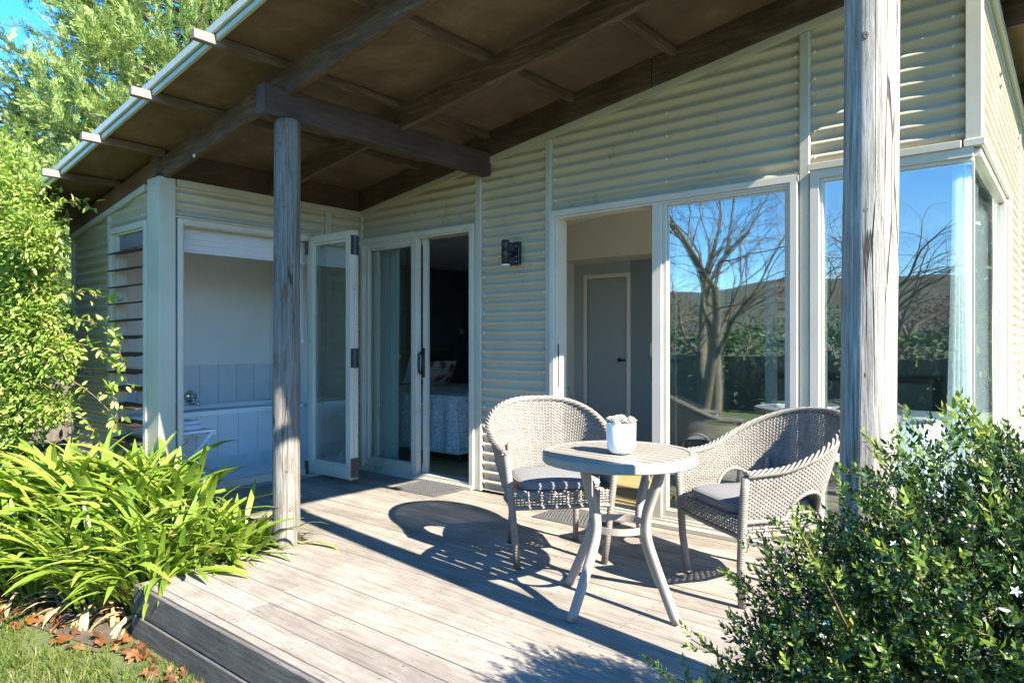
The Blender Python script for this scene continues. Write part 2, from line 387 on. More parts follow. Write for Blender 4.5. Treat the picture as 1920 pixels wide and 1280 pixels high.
def scatter(name, tv, tf, locs, mats, mat, parent=None, smooth=False):
    """many copies of one little template in one mesh: tv (k,3), tf list of faces, locs (N,3), mats (N,3,3)"""
    tv = np.asarray(tv, float); N = len(locs); k = len(tv)
    V = (np.einsum('nij,kj->nki', mats, tv) + np.asarray(locs)[:, None, :]).reshape(-1, 3)
    sizes = np.array([len(f) for f in tf]); flat = np.concatenate([np.array(f) for f in tf])
    loops = (flat[None, :] + (np.arange(N)*k)[:, None]).reshape(-1)
    tot = np.tile(sizes, N); start = np.concatenate([[0], np.cumsum(tot)[:-1]])
    me = bpy.data.meshes.new(name); me.vertices.add(len(V)); me.vertices.foreach_set('co', V.reshape(-1))
    me.loops.add(len(loops)); me.loops.foreach_set('vertex_index', loops.astype(np.int32))
    me.polygons.add(len(tot)); me.polygons.foreach_set('loop_start', start.astype(np.int32)); me.polygons.foreach_set('loop_total', tot.astype(np.int32))
    if smooth: me.polygons.foreach_set('use_smooth', np.ones(len(tot), bool))
    me.update(calc_edges=True)
    return link(name, me, mat, parent)
def frames(dirs, ups=None, twist=None, scale=None):
    """rotation matrices whose local X is dirs, local Z near ups"""
    d = np.asarray(dirs, float); d /= np.linalg.norm(d, axis=1)[:, None]+1e-9
    if ups is None: ups = np.tile([0, 0, 1.0], (len(d), 1))
    y = np.cross(ups, d); nl = np.linalg.norm(y, axis=1)[:, None]; y = np.where(nl < .05, np.array([[0, 1.0, 0]]), y/(nl+1e-9))
    z = np.cross(d, y)
    if twist is not None:
        c, s_ = np.cos(twist)[:, None], np.sin(twist)[:, None]; y, z = y*c+z*s_, z*c-y*s_
    m = np.stack([d, y, z], axis=2)
    if scale is not None: m = m*np.asarray(scale)[:, None, None]
    return m
LEAFV = [(0, 0, 0), (.3, .20, .05), (.3, 0, -.02), (.3, -.20, .05), (.7, .17, .03), (.7, 0, -.05), (.7, -.17, .03), (1, 0, -.10)]
LEAFF = [(0, 2, 1), (0, 3, 2), (1, 2, 5, 4), (2, 3, 6, 5), (4, 5, 7), (5, 6, 7)]

# ------------------------------------------------------------------ ground and far land
T = lambda x: 2.461 + .146*(x+5.342)     # wall top
PB = lambda x: T(x)+.145                  # underside of purlins
GZ = -.27
g = thing('ground', None, None, kind='structure'); 
me = mesh('lawn', [(-900, -900, GZ), (900, -900, GZ), (900, 900, GZ), (-900, 900, GZ)], [(0, 1, 2, 3)])
lawn_o = link('lawn', me, 'lawn_soil'); tag(lawn_o, kind='structure'); bpy.data.objects.remove(g)
def make_hills():
    vs = []; n = 120; fs = []
    for i in range(n+1):
        a = R(150)+i/n*R(240)
        for j in range(7):
            r = 260+j*60
            h = (0, 8, 20, 33, 42, 46, 40)[j]*(.75+.25*math.sin(a*3+1)+.12*math.sin(a*9+j)+.05*math.sin(a*31+j*2))
            vs.append((r*math.cos(a), r*math.sin(a), GZ-1+h))
    for i in range(n):
        for j in range(6): fs.append((i*7+j, (i+1)*7+j, (i+1)*7+j+1, i*7+j+1))
    o = link('hills', mesh('hills', vs, fs), 'hill_cover', smooth=True); tag(o, kind='structure')
make_hills()

# ------------------------------------------------------------------ deck
deck = thing('deck', 'weathered grey timber deck of long boards in front of the house', 'deck', kind='structure')
DY0, DX0, DX1 = -2.71, -3.65, -.28
y = DY0; k = 0
widths = [.045] + [.118]*30
while y < -.06:
    w = widths[k]; y1 = min(y+w, -.052)
    x0 = DX0 if y < -1.78 else -5.31
    jit = random.uniform(-.0015, .0015)
    cuts = [x0]
    if k > 1 and random.random() < .7: cuts.append(random.choice([-3.0, -2.4, -1.6, -1.0])+random.uniform(-.1, .1))
    cuts.append(DX1)
    for a, b_ in zip(cuts[:-1], cuts[1:]):
        dz = random.uniform(-.0012, .0012)
        nm = box('deck_board', a+.0012, b_-.0012, y+.002, y1-.002, -.03+jit+dz, jit+dz, 'deck_timber', deck, .0022)
    y = y1; k += 1
mb = MB()
yy = DY0+.045
while yy < -.1:
    for xx in np.arange(-5.1, -.3, .45):
        if xx < DX0 and yy < -1.78: continue
        for q in (.025, .093):
            x, y_ = xx+random.uniform(-.006, .006), yy+q
            mb.add([(x+.0035*math.cos(t), y_+.0035*math.sin(t), .0022) for t in np.arange(6)*math.pi/3], [(0, 1, 2, 3, 4, 5)])
    yy += .118
nl = mb.build('nail', 'nail_head', deck); nl['kind'] = 'stuff'
box('fascia_board', DX0-.02, DX1, DY0-.022, DY0-.002, -.145, -.006, 'fascia_timber', deck, .003)
box('fascia_board', DX0-.02, DX1, DY0-.030, DY0-.004, -.275, -.152, 'fascia_timber', deck, .003)
box('fascia_board', DX0-.022, DX0-.002, DY0, -1.8, -.145, -.006, 'fascia_timber', deck, .003)
box('fascia_board', DX0-.024, DX0-.004, DY0, -1.8, -.27, -.152, 'fascia_timber', deck, .003)
box('bearer', DX0, DX1, DY0+.02, -.1, -.26, -.035, 'fascia_timber', deck, 0)
box('bearer', -5.3, DX0, -1.78, -.1, -.26, -.035, 'fascia_timber', deck, 0)

# ------------------------------------------------------------------ house
house = thing('house', 'cream corrugated steel house with deep timber veranda roof and open glass doors', 'house')
PITCH = .076; AMP = .0122
def corr(name, axis, plane, u0, u1, z0, z1, out, mat='cladding', parent=house, n=10):
    """corrugated sheet; axis 'x' runs along x on plane y; z1 number or function of u (rising with u); out = outward sign"""
    zf = z1 if callable(z1) else (lambda u: z1)
    vs = []; fs = []; dz = PITCH/n; zmax = max(zf(u0), zf(u1)); nz = int(math.ceil((zmax-z0)/dz))
    slope = (zf(u1)-zf(u0))/(u1-u0)
    for k in range(nz+1):
        z = min(z0+k*dz, zmax)
        ph = (z % PITCH)/PITCH*2*math.pi; d = plane + out*(.012+AMP*math.cos(ph))
        us = u0
        if slope > 1e-6 and z > zf(u0): us = min(u1, u0+(z-zf(u0))/slope)
        for u in (us, u1): vs.append((u, d, z) if axis == 'x' else (d, u, z))
    for k in range(nz): fs.append((2*k, 2*k+1, 2*k+3, 2*k+2))
    if (out < 0) != (axis == 'x'): fs = [f[::-1] for f in fs]
    return link(name, mesh(name, vs, fs), mat, parent, smooth=True)
SCREW = MB()
def screw(x, y, z, nx, ny):
    c = Vector((x, y, z)); nrm = Vector((nx, ny, 0)); a = Vector((-ny, nx, 0)); b_ = Vector((0, 0, 1)); r = .0068
    vs = []
    for (rr, h) in ((r*1.5, 0), (r*1.5, .002), (r*.85, .002), (r*.8, .006)):
        for k in range(6): vs.append(c+nrm*h+(a*math.cos(k*math.pi/3)+b_*math.sin(k*math.pi/3))*rr)
    fs = []
    for i in range(3):
        for k in range(6): fs.append((i*6+k, i*6+(k+1) % 6, (i+1)*6+(k+1) % 6, (i+1)*6+k))
    fs.append(tuple(range(18, 24))); SCREW.add(vs, fs)
def screws(axis, plane, u, z0, z1, out):
    z = math.ceil(z0/PITCH)*PITCH
    while z < z1-.02:
        d = plane+out*(.0215)
        if axis == 'x': screw(u, d, z, 0, out)
        else: screw(d, u, z, out, 0)
        z += PITCH*2
wt = lambda x: T(x)-.05
# wall sheets of the main front
corr('wall_sheet', 'x', 0, -5.32, -3.81, 2.20, wt, -1)
corr('wall_sheet', 'x', 0, -3.75, -3.09, .012, wt, -1)
corr('wall_sheet', 'x', 0, -3.04, -1.243, 2.20, wt, -1)
corr('wall_sheet', 'x', 0, -1.193, -.425, 2.235, wt, -1)
for u, z0 in ((-3.725, .02), (-3.115, .02), (-3.015, 2.22), (-1.27, 2.22), (-1.165, 2.25), (-.49, 2.25), (-3.835, 2.2), (-4.6, 2.2), (-2.1, 2.22)):
    screws('x', 0, u, z0, wt(u)-.02, -1)
# vertical cover strips
slopebox('cover_strip', -3.812, -3.751, -.040, 0, lambda x: -.0, lambda x: T(x)-.052, 'trim', house)
slopebox('cover_strip', -3.092, -3.042, -.040, 0, lambda x: -.0, lambda x: T(x)-.052, 'trim', house)
slopebox('cover_strip', -1.246, -1.190, -.040, 0, lambda x: .0, lambda x: T(x)-.052, 'trim', house)
slopebox('cover_strip', -5.338, -5.30, -.036, 0, lambda x: 0, lambda x: T(x)-.052, 'trim', house)
hexa('corner_trim', boxv(-.435, -.365, -.046, .055, 2.235, 3.12), 'trim', house)
# sloping head trim
slopebox('head_trim', -5.338, -.44, -.046, 0, lambda x: T(x)-.05, lambda x: T(x), 'trim', house, .002)
# frame maker
def frame(parent, name, axis, plane, u0, u1, z0, z1, w, d0, d1, mat='joinery', wb=None):
    wb = wb or w; m = MB()
    def bx(a, b, c, d):
        if axis == 'x': m.box(a, b, plane+d0, plane+d1, c, d)
        else: m.box(plane+d0, plane+d1, a, b, c, d)
    bx(u0, u0+w, z0, z1); bx(u1-w, u1, z0, z1); bx(u0+w, u1-w, z1-w, z1); bx(u0+w, u1-w, z0, z0+wb)
    # stepped inner bead
    bw = w*.35
    def bd(a, b, c, d):
        e0, e1 = plane+d0+.014, plane+d1-.008
        if axis == 'x': m.box(a, b, e0, e1, c, d)
        else: m.box(e0, e1, a, b, c, d)
    i0, i1, j0, j1 = u0+w, u1-w, z0+wb, z1-w
    bd(i0, i0+bw, j0, j1); bd(i1-bw, i1, j0, j1); bd(i0+bw, i1-bw, j1-bw, j1); bd(i0+bw, i1-bw, j0, j0+bw)
    return m.build(name, mat, parent, b=.0018)
def pane(parent, axis, plane, u0, u1, z0, z1, mat='window_glass'):
    if axis == 'x': return box('pane', u0, u1, plane-.003, plane+.003, z0, z1, mat, parent, 0)
    return box('pane', plane-.003, plane+.003, u0, u1, z0, z1, mat, parent, 0)
# bedroom sliding door: outer frame, fixed light, open leaf behind it
df = frame(house, 'door_frame', 'x', 0, -5.295, -3.815, 0.004, 2.19, .045, -.062, .09, wb=.035)
tag(df, 'cream aluminium frame round the bedroom sliding door')
fl = frame(house, 'fixed_window', 'x', 0, -5.25, -4.545, .04, 2.145, .05, -.035, .005, wb=.07); pane(fl, 'x', -.015, -5.22, -4.58, .09, 2.11, 'clear_glass')
box('mullion', -4.56, -4.545+.045, -.055, .0, .035, 2.145, 'joinery', fl, .002)
sd = frame(house, 'sliding_door', 'x', 0, -5.17, -4.44, .04, 2.145, .05, .012, .048, wb=.07); pane(sd, 'x', .03, -5.13, -4.48, .09, 2.11, 'clear_glass')
m = MB(); m.tube([(-4.478, -.005, .93), (-4.478, -.045, .95), (-4.478, -.05, 1.03), (-4.478, -.045, 1.11), (-4.478, -.005, 1.13)], .011, 8); m.box(-4.492, -4.464, -.004, .013, .9, 1.16)
m.build('door_handle', 'black_metal', sd, True)
box('door_sill', -5.29, -3.82, -.085, -.062, .0, .03, 'joinery', house, .003)
# living room sliding door
df = frame(house, 'door_frame', 'x', 0, -3.036, -1.250, .004, 2.19, .042, -.064, .09, wb=.045)
tag(df, 'cream aluminium frame round the large living room sliding door')
box('mullion', -2.19, -2.12, -.056, .0, .05, 2.148, 'joinery', df, .003)
fl = frame(house, 'fixed_window', 'x', 0, -2.12, -1.292, .05, 2.148, .03, -.04, .0, wb=.06); pane(fl, 'x', -.02, -2.10, -1.31, .10, 2.13)
sd = frame(house, 'sliding_door', 'x', 0, -2.22, -1.40, .05, 2.145, .05, .012, .048, wb=.07); pane(sd, 'x', .03, -2.18, -1.44, .11, 2.11)
m = MB(); m.tube([(-2.195, .0, .93), (-2.195, -.04, .96), (-2.195, -.045, 1.03), (-2.195, -.04, 1.10), (-2.195, .0, 1.13)], .010, 8); m.build('door_handle', 'black_metal', sd, True)
m = MB(); m.box(-2.99, -2.975, -.03, .04, .05, 2.14); m.build('lock_strip', 'joinery', df); m = MB(); m.box(-2.992, -2.972, -.035, -.028, .88, 1.2); m.build('door_handle', 'black_metal', df)
box('door_sill', -3.03, -1.255, -.11, -.064, .0, .032, 'joinery', house, .004)
# corner window
m = MB(); m.box(-1.183, -1.133, -.055, .06, .05, 2.20); m.box(-1.133, -.40, -.055, .06, 2.15, 2.20); m.box(-1.133, -.40, -.055, .06, .05, .11); m.box(-1.133, -1.115, -.041, .05, .11, 2.15); m.box(-1.115, -.405, -.041, .05, 2.132, 2.15)
cw = m.build('corner_window', 'joinery', house, b=.0018); tag(cw, 'tall corner window beside the big post')
box('corner_joint', -.409, -.397, -.026, -.012, .11, 2.15, 'joinery', cw, .001)
pane(cw, 'x', -.02, -1.125, -.410, .10, 2.14)
# the inner corner glass is butt jointed, so a side light turns the corner
cs = bpy.data.objects.new('side_window', None); COL.objects.link(cs); cs.parent = house
m = MB(); m.box(-.44, -.35, -.062, 1.60, 2.20, 2.238); m.box(-.42, -.37, -.02, 1.60, 2.155, 2.198); m.build('head', 'joinery', cs, b=.003)
m = MB(); m.box(-1.19, -.45, -.072, -.055, 2.198, 2.236); m.build('head_flashing', 'trim', cw, b=.002)
box('jamb', -.44, -.345, 1.60, 1.70, .0, 2.238, 'joinery', cs)
box('jamb', -.43, -.37, 1.50, 1.59, .1, 2.15, 'joinery', cs)
box('sill', -.44, -.35, -.02, 1.59, .03, .10, 'joinery', cs)
pane(cs, 'y', -.40, -.02, 1.5, .10, 2.16, 'clear_glass')
# side wall
corr('wall_sheet', 'y', -.40, .055, 3.15, 2.245, 3.14, 1); corr('wall_sheet', 'y', -.40, 3.21, 6.3, .0, 3.14, 1); corr('wall_sheet', 'y', -.40, 1.71, 3.15, .0, 2.24, 1)
box('cover_strip', -.40, -.372, 3.15, 3.21, 0, 3.14, 'trim', house)
for u in (.12, .9, 1.7, 2.5, 3.1, 3.3): screws('y', -.40, u, 2.26, 3.1, 1)
box('head_trim', -.40, -.345, .056, 6.3, 3.14, 3.20, 'trim', house)
# ---- bathroom wing wall
BX = -5.34
corr('wall_sheet', 'y', BX, -1.78, -.432, 2.17, 2.41, 1)
corr('wall_sheet', 'y', BX, -.374, -.038, .05, 2.41, 1); corr('wall_sheet', 'y', BX, -.53, -.432, .05, 2.165, 1)
box('cover_strip', BX, BX+.036, -.432, -.374, .0, 2.41, 'trim', house)
box('head_trim', BX, BX+.046, -1.78, -.037, 2.41, 2.462, 'trim', house)
box('corner_trim', BX-.165, BX+.040, -1.915, -1.79, -.2, 2.462, 'trim', house)
for u in (-1.74, -.47, -.33, -.09): screws('y', BX, u, 2.18 if u < -.45 else .1, 2.4, 1)
bf = frame(house, 'window_frame', 'y', BX, -1.775, -.533, .03, 2.165, .035, -.06, .044, wb=.05); tag(bf, 'frame of the open bifold doors of the bathroom')
box('drip_cap', BX, BX+.06, -1.79, -.53, 2.165, 2.18, 'trim', house)
# bifold leaves, folded together at the inner end and standing out from the wall
for kx, yy in enumerate((-.615, -.570)):
    lf = frame(house, 'bifold_door', 'x', yy, BX+.06, BX+.66, .06, 2.15, .062, -.018, .018, wb=.10)
    pane(lf, 'x', yy, BX+.10, BX+.62, .14, 2.1)
    for zz in (.16, 1.08, 2.03):
        m = MB(); m.box(BX+.651, BX+.668, yy-.016, yy+.016, zz-.08, zz+.08)
        if kx == 0: m.tube([(BX+.672, yy+.0225, zz-.085), (BX+.672, yy+.0225, zz+.085)], .008, 8)
        m.build('hinge', 'dark_hardware', lf)
box('weather_strip', BX+.6605, BX+.672, -.6, -.585, .08, 2.14, 'joinery', house, 0)
for zz in (.1, 2.05):
    box('pivot_bracket', BX+.03, BX+.06, -.655, -.635, zz-.06, zz+.06, 'dark_hardware', house)
# ---- louvre wall
LY = -1.88
sl_t = lambda x: T(x)-.05
corr('wall_sheet', 'x', LY, -7.1, -6.28, -.2, sl_t, -1); corr('wall_sheet', 'x', LY, -6.26, -5.506, 2.16, sl_t, -1)
corr('wall_sheet', 'x', LY, -6.26, -5.506, -.2, .28, -1)
slopebox('cover_strip', -6.29, -6.255, LY-.036, LY, lambda x: -.2, lambda x: sl_t(x)-.002, 'trim', house)
slopebox('cover_strip', -7.13, -7.09, LY-.036, LY, lambda x: -.2, lambda x: sl_t(x)-.002, 'trim', house)
slopebox('head_trim', -7.13, BX-.2, LY-.044, LY, sl_t, lambda x: T(x), 'trim', house, .002)
for u in (-6.3, -5.6): screws('x', LY, u-.02, 2.18 if u > -6 else 0, sl_t(u)-.03, -1)
lw = frame(house, 'louvre_window', 'x', LY, -6.25, -5.51, .28, 2.155, .05, -.045, .06); tag(lw, 'tall louvre window with dark open blades')
box('jamb', -6.20, -6.09, LY-.03, LY+.05, .331, 2.10, 'joinery', lw)
box('blind_roll', -6.085, -5.565, LY-.012, LY+.0, 1.97, 2.08, 'mesh_blind', lw)
for i in range(12):
    z = 1.945-i*.137
    vs = boxv(-6.11, -5.566, LY-.10, LY+.035, z-.006, z+.006); tl = .02
    vs = [(x, y_, zz-(LY-y_)*.16) for x, y_, zz in vs]
    hexa('louvre_blade', vs, 'louvre_timber', lw, .002)
    box('blade_clip', -5.592, -5.566, LY-.03, LY+.02, z-.004, z+.02, 'dark_hardware', lw, .002)
# ---- timber boards above the wing walls
slopebox('barge_board', -7.2, BX-.075, LY-.03, LY+.02, lambda x: T(x)+.002, lambda x: PB(x), 'brown_board', house)
box('gable_board', BX-.03, BX+.02, LY+.02, -.05, 2.464, 2.66, 'brown_board_side', house)
box('stub_post', BX-.07, BX+.0, LY-.045, LY+.018, 2.464, 2.68, 'rafter_timber', house)
# ---- veranda roof
ply_b = lambda x: PB(x)+.056; ply_t = lambda x: PB(x)+.071
RX0, RX1 = -7.3, .20
seams = [RX0, -5.30, -4.48, -3.67, -2.85, -2.04, -1.22, -.40, RX1]
for a, b_ in zip(seams[:-1], seams[1:]):
    slopebox('soffit_panel', a+.001, b_-.001, -2.275, 6.4, ply_b, ply_t, 'soffit_ply', house, 0)
slopebox('roof', RX0-.02, RX1+.03, -2.29, 6.45, lambda x: ply_t(x)+.002, lambda x: ply_t(x)+.04, 'roof_steel', house, 0)
slopebox('barge_flashing', RX0-.02, RX1+.03, -2.315, -2.293, lambda x: PB(x)+.022, lambda x: PB(x)+.056, 'gutter_paint', house, .003)
slopebox('barge_flashing', RX0-.02, RX1+.03, -2.330, -2.293, lambda x: PB(x)+.062, lambda x: PB(x)+.118, 'gutter_paint', house, .006)
for i, x in enumerate([-6.93, -6.12, -5.30, -4.48, -3.67, -2.85, -2.04, -1.22, -.43]):
    hexa('purlin', [(x-.022+(dx), y_, z) for dx, y_, z in [(0, -2.435, PB(x)), (.045, -2.435, PB(x)), (.045, -.03 if x > -5.3 else LY+.0, PB(x)), (0, -.03 if x > -5.3 else LY, PB(x)),
        (0, -2.435, PB(x)+.053), (.045, -2.435, PB(x)+.053), (.045, -.03 if x > -5.3 else LY, PB(x)+.053), (0, -.03 if x > -5.3 else LY, PB(x)+.053)]], 'purlin_timber', house)
for x, y0, y1 in ((.12, -2.41, 6.3),):
    box('purlin', x-.03, x+.03, y0, y1, PB(x)-.02, PB(x)+.053, 'purlin_timber', house)
rb = lambda x: T(x)-.012
rt = lambda x: PB(x)-.002
slopebox('rafter', BX+.0, RX1-.02, -1.885, -1.84, rb, rt, 'rafter_timber', house)
slopebox('rafter', BX+.02, RX1-.02, -1.00, -.955, rb, rt, 'rafter_timber', house)
slopebox('ledger', BX+.02, -2.2, -.048, -.003, lambda x: T(x)+.003, lambda x: ply_b(x)-.003, 'rafter_timber', house)
slopebox('ledger', -2.196, -.40, -.048, -.003, lambda x: T(x)+.003, lambda x: ply_b(x)-.003, 'rafter_timber', house)
for yy in (1.2, 3.0, 4.6): slopebox('outrigger', -.36, RX1-.05, yy, yy+.05, lambda x: 3.22, lambda x: ply_b(x)-.003, 'rafter_timber', house)
box('verandah_beam', -3.735, -3.645, -2.03, -.03, 2.555, 2.735, 'beam_timber', house, .005)
for (x, y, z, nx, ny) in ((-4.80, -1.8855, 2.53, 0, -1),):
    m = MB(); m.tube([(x, y, z), (x+nx*.003, y+ny*.003, z)], .0145, 14); m.tube([(x+nx*.003, y+ny*.003, z), (x+nx*.010, y+ny*.010, z)], .008, 6); m.build('bolt', 'screw_paint', house)
# posts
def post(x, y, zt, seed, rad, mat='post_timber'):
    random.seed(seed); m = MB(); nz = 70; na = 44; vs = []; fs = []
    ph = [random.uniform(0, 6.28) for _ in range(8)]
    groove = [(random.uniform(0, 6.28), random.uniform(.2, zt), random.uniform(.3, 1.0)) for _ in range(14)]
    for i in range(nz+1):
        z = zt*i/nz; r0 = rad*(1.04-.06*z/zt)
        for k in range(na):
            a = 2*math.pi*k/na
            r = r0*(1+.018*math.sin(2*a+ph[0]+z*.5)+.012*math.sin(3*a+ph[1]-z*.8)+.006*math.sin(7*a+ph[2]+z*2)+.004*math.sin(15*a+ph[3]+z*1.3))
            for ga, gz, gl in groove:
                da = abs((a-ga-.05*math.sin(z*3+ga)+math.pi) % (2*math.pi)-math.pi)
                if da < .09 and abs(z-gz) < gl: r -= .006*(1-da/.09)*(1-abs(z-gz)/gl)
            vs.append((x+r*math.cos(a)+.008*math.sin(z*1.3+ph[4]), y+r*math.sin(a), z))
    for i in range(nz):
        for k in range(na): fs.append((i*na+k, i*na+(k+1) % na, (i+1)*na+(k+1) % na, (i+1)*na+k))
    fs.append(tuple(nz*na+k for k in range(na))); m.add(vs, fs)
    return m.build('post', mat, house, True)
def knot(p, x, y, rad, ang, z, s, tilt=0):
    m = MB(); a = Vector((-math.sin(ang), math.cos(ang), 0)); nr = Vector((math.cos(ang), math.sin(ang), 0)); c = Vector((x, y, z))+nr*(rad*.985)
    vs = []
    for rr, h in ((1.25, -.003), (1.0, .0015), (.75, .001), (.45, .002), (.1, .001)):
        for k in range(14):
            t = k*2*math.pi/14; vs.append(c+nr*h+(a*math.cos(t)*.75+Vector((0, 0, 1))*math.sin(t)*1.05)*rr*s)
    fs = [(i*14+k, i*14+(k+1) % 14, (i+1)*14+(k+1) % 14, (i+1)*14+k) for i in range(4) for k in range(14)]
    m.add(vs, fs); m.build('knot', 'knot_wood', p, True)
pl = post(-3.69, -1.85, 2.55, 3, .079, 'shaded_post_timber'); tag(pl, 'round weathered post under the cross beam, partly shaded')
pr = post(-.490, -1.86, 3.15, 5, .077); tag(pr, 'big sunlit round weathered post at the front right')
camdir = math.atan2(-4.17+1.86, .49)
for da, z, s in ((.62, 2.19, .014), (-.12, 2.13, .012), (.18, 1.63, .010), (-.10, 1.61, .011), (.1, 1.37, .007), (-.2, 1.12, .010)): knot(pr, -.49, -1.86, .0775, camdir+da, z, s)
cd2 = math.atan2(-4.17+1.85, 3.69)
for da, z, s in ((.2, 2.45, .008), (-.25, 2.02, .008), (.1, 1.95, .007), (.3, 1.55, .009), (.0, .45, .010), (.25, .22, .012)): knot(pl, -3.69, -1.85, .08, cd2+da, z, s)
random.seed(11)
sc = SCREW.build('screw', 'screw_paint', house, True); sc['kind'] = 'stuff'

# ---- interior shell
INN = .11
def room_wall(name, *a, mat='plaster', lab=None):
    o = box(name, *a, mat, house, 0)
    if lab: o['label'] = lab
    return o
# front wall linings
room_wall('wall_lining', -5.30, -3.80, .10, .12, 2.19, 2.9); room_wall('wall_lining', -3.80, -3.045, .10, .12, 0, 3.0); room_wall('wall_lining', -3.03, -1.25, .10, .12, 2.2, 3.2)
room_wall('wall_lining', -1.25, -1.18, .065, .12, 0, 3.3); room_wall('wall_lining', -1.18, -.45, .10, .12, 2.2, 3.3); room_wall('wall_lining', -5.36, -5.30, .0, .12, 0, 2.5)
room_wall('wall_lining', -.45, -.43, .1, 6.2, 2.24, 3.2); room_wall('wall_lining', -.45, -.43, 1.72, 6.2, 0, 2.24)
room_wall('back_wall', -7.0, -.4, 6.2, 6.25, -.05, 3.3)
# bedroom
room_wall('bedroom_wall', -7.0, -6.9, .0, 3.2, 0, 2.4, mat='teal_panel', lab='dark teal panelled wall behind the bed')
for yy in np.arange(.3, 3.2, .55): box('wall_batten', -6.9, -6.885, yy-.02, yy+.02, 0, 2.2, 'teal_panel', house, .002)
for zz in (.9, 1.6): box('wall_batten', -6.885, -6.878, .0, 3.1, zz-.02, zz+.02, 'teal_panel', house, .002)
room_wall('bedroom_wall', -7.0, -4.9, 3.1, 3.2, 0, 2.75, mat='teal_panel')
room_wall('bedroom_wall', -6.9, -5.36, -.0, .08, 0, 2.4, mat='plaster_light')
hexa('partition', [(-3.80, .12, 0), (-3.72, .12, 0), (-4.84, 2.9, 0), (-4.92, 2.9, 0), (-3.80, .12, 3), (-3.72, .12, 3), (-4.84, 2.9, 3), (-4.92, 2.9, 3)], 'plaster_light', house, 0)
# living back wall with bulkhead and doors
room_wall('living_wall', -5.0, -4.05, 2.90, 2.98, 1.99, 3.0, mat='plaster_cool'); room_wall('living_wall', -5.0, -4.66, 2.90, 2.98, 0, 1.99, mat='plaster_cool')
room_wall('living_wall', -4.05, -3.66, 2.90, 2.98, 0, 3.1, mat='plaster_grey'); room_wall('living_wall', -3.66, -2.85, 2.90, 2.98, 1.99, 3.1, mat='plaster_cool')
room_wall('living_wall', -2.85, -.4, 2.90, 2.98, 0, 3.3, mat='plaster_grey')
slopebox('bulkhead', -5.0, -.45, 2.45, 2.90, lambda x: 2.17, lambda x: T(x)+.03, 'plaster', house, 0)
for x0, x1, lab in ((-4.64, -4.09, 'closed grey interior door at the back left of the living room'), (-3.60, -2.95, 'closed grey interior door at the back of the living room')):
    d = box('interior_door', x0, x1, 2.905, 2.945, 0, 1.98, 'interior_door', house); d['label'] = lab
    m = MB(); m.box(x0-.05, x0-.005, 2.885, 2.90, 0, 2.03); m.box(x1+.005, x1+.05, 2.885, 2.90, 0, 2.03); m.box(x0-.005, x1+.005, 2.885, 2.90, 1.985, 2.03); m.build('architrave', 'plaster_light', d)
    hx = x0+.1 if x0 > -4 else x1-.1
    m = MB(); m.tube([(hx, 2.905, 1.0), (hx, 2.86, 1.0), (hx+.11, 2.86, 1.0)], .009, 8); m.tube([(hx, 2.903, 1.0), (hx, 2.895, 1.0)], .026, 12); m.build('handle', 'black_metal', d, True)
box('light_switch', -3.78, -3.71, 2.886, 2.899, 1.05, 1.2, 'ceramic', house)
slopebox('ceiling', -6.98, -.46, .09, 6.2, lambda x: T(x)+.0, lambda x: T(x)+.03, 'plaster_light', house, 0)
# interior floors
fi = 0
for yy in np.arange(.05, 6.2, .13):
    if yy < 3.0: box('floor_board', -6.88, -.46, yy+.001, yy+.129, -.03, .0 if fi % 2 else .0008, 'floor_timber', house, 0)
    fi += 1
box('floor_slab', -6.9, -.46, 3.0, 6.2, -.03, -.001, 'floor_timber', house, 0)
# bathroom
room_wall('bathroom_wall', -7.0, -6.92, LY+.03, 0, 0, 2.4, mat='plaster_bath', lab='beige wall behind the bath'); room_wall('bathroom_wall', -6.92, BX-.06, -.03, -.005, 0, 2.5, mat='plaster_bath')
room_wall('bathroom_wall', -6.92, -6.26, LY+.02, LY+.04, 0, 2.4); room_wall('bathroom_wall', -6.26, -5.54, LY+.07, LY+.09, 2.17, 2.45)
room_wall('bathroom_wall', -6.26, -5.54, LY+.07, LY+.09, 0, .27)
slopebox('ceiling', -6.92, BX-.01, LY+.03, -.03, lambda x: T(x)-.02, lambda x: T(x), 'plaster_light', house, 0)
box('floor_slab', -6.92, BX-.061, LY+.02, -.03, -.05, .04, 'tile', house, 0)
box('window_sill', -6.24, -5.56, LY+.062, LY+.2, .40, .43, 'plaster_light', house)
tm = bpy.data.meshes.new('tile')
bm = bmesh.new(); bmesh.ops.create_cube(bm, size=1); bmesh.ops.scale(bm, vec=(.008, .196, .196), verts=bm.verts); bm.to_mesh(tm); bm.free(); tm.materials.append(M['tile'])
def tile(x, y, z, rot=0):
    o = bpy.data.objects.new('tile', tm); COL.objects.link(o); o.parent = house; o.location = (x, y, z); o.rotation_euler = (0, 0, rot)
for j in range(9):
    for zz in (.68, .88): tile(-6.913, -.13-j*.2, zz)
for j in range(3):
    for zz in (.68, .88): tile(-6.815+j*.2, -.037, zz, R(90))
for j in range(9):
    for zz in (.248, .4465): tile(-6.142, -.13-j*.2, zz)
box('tub_surround', -6.92, -6.147, LY+.04, -.035, .04, .545, 'grout', house, 0)

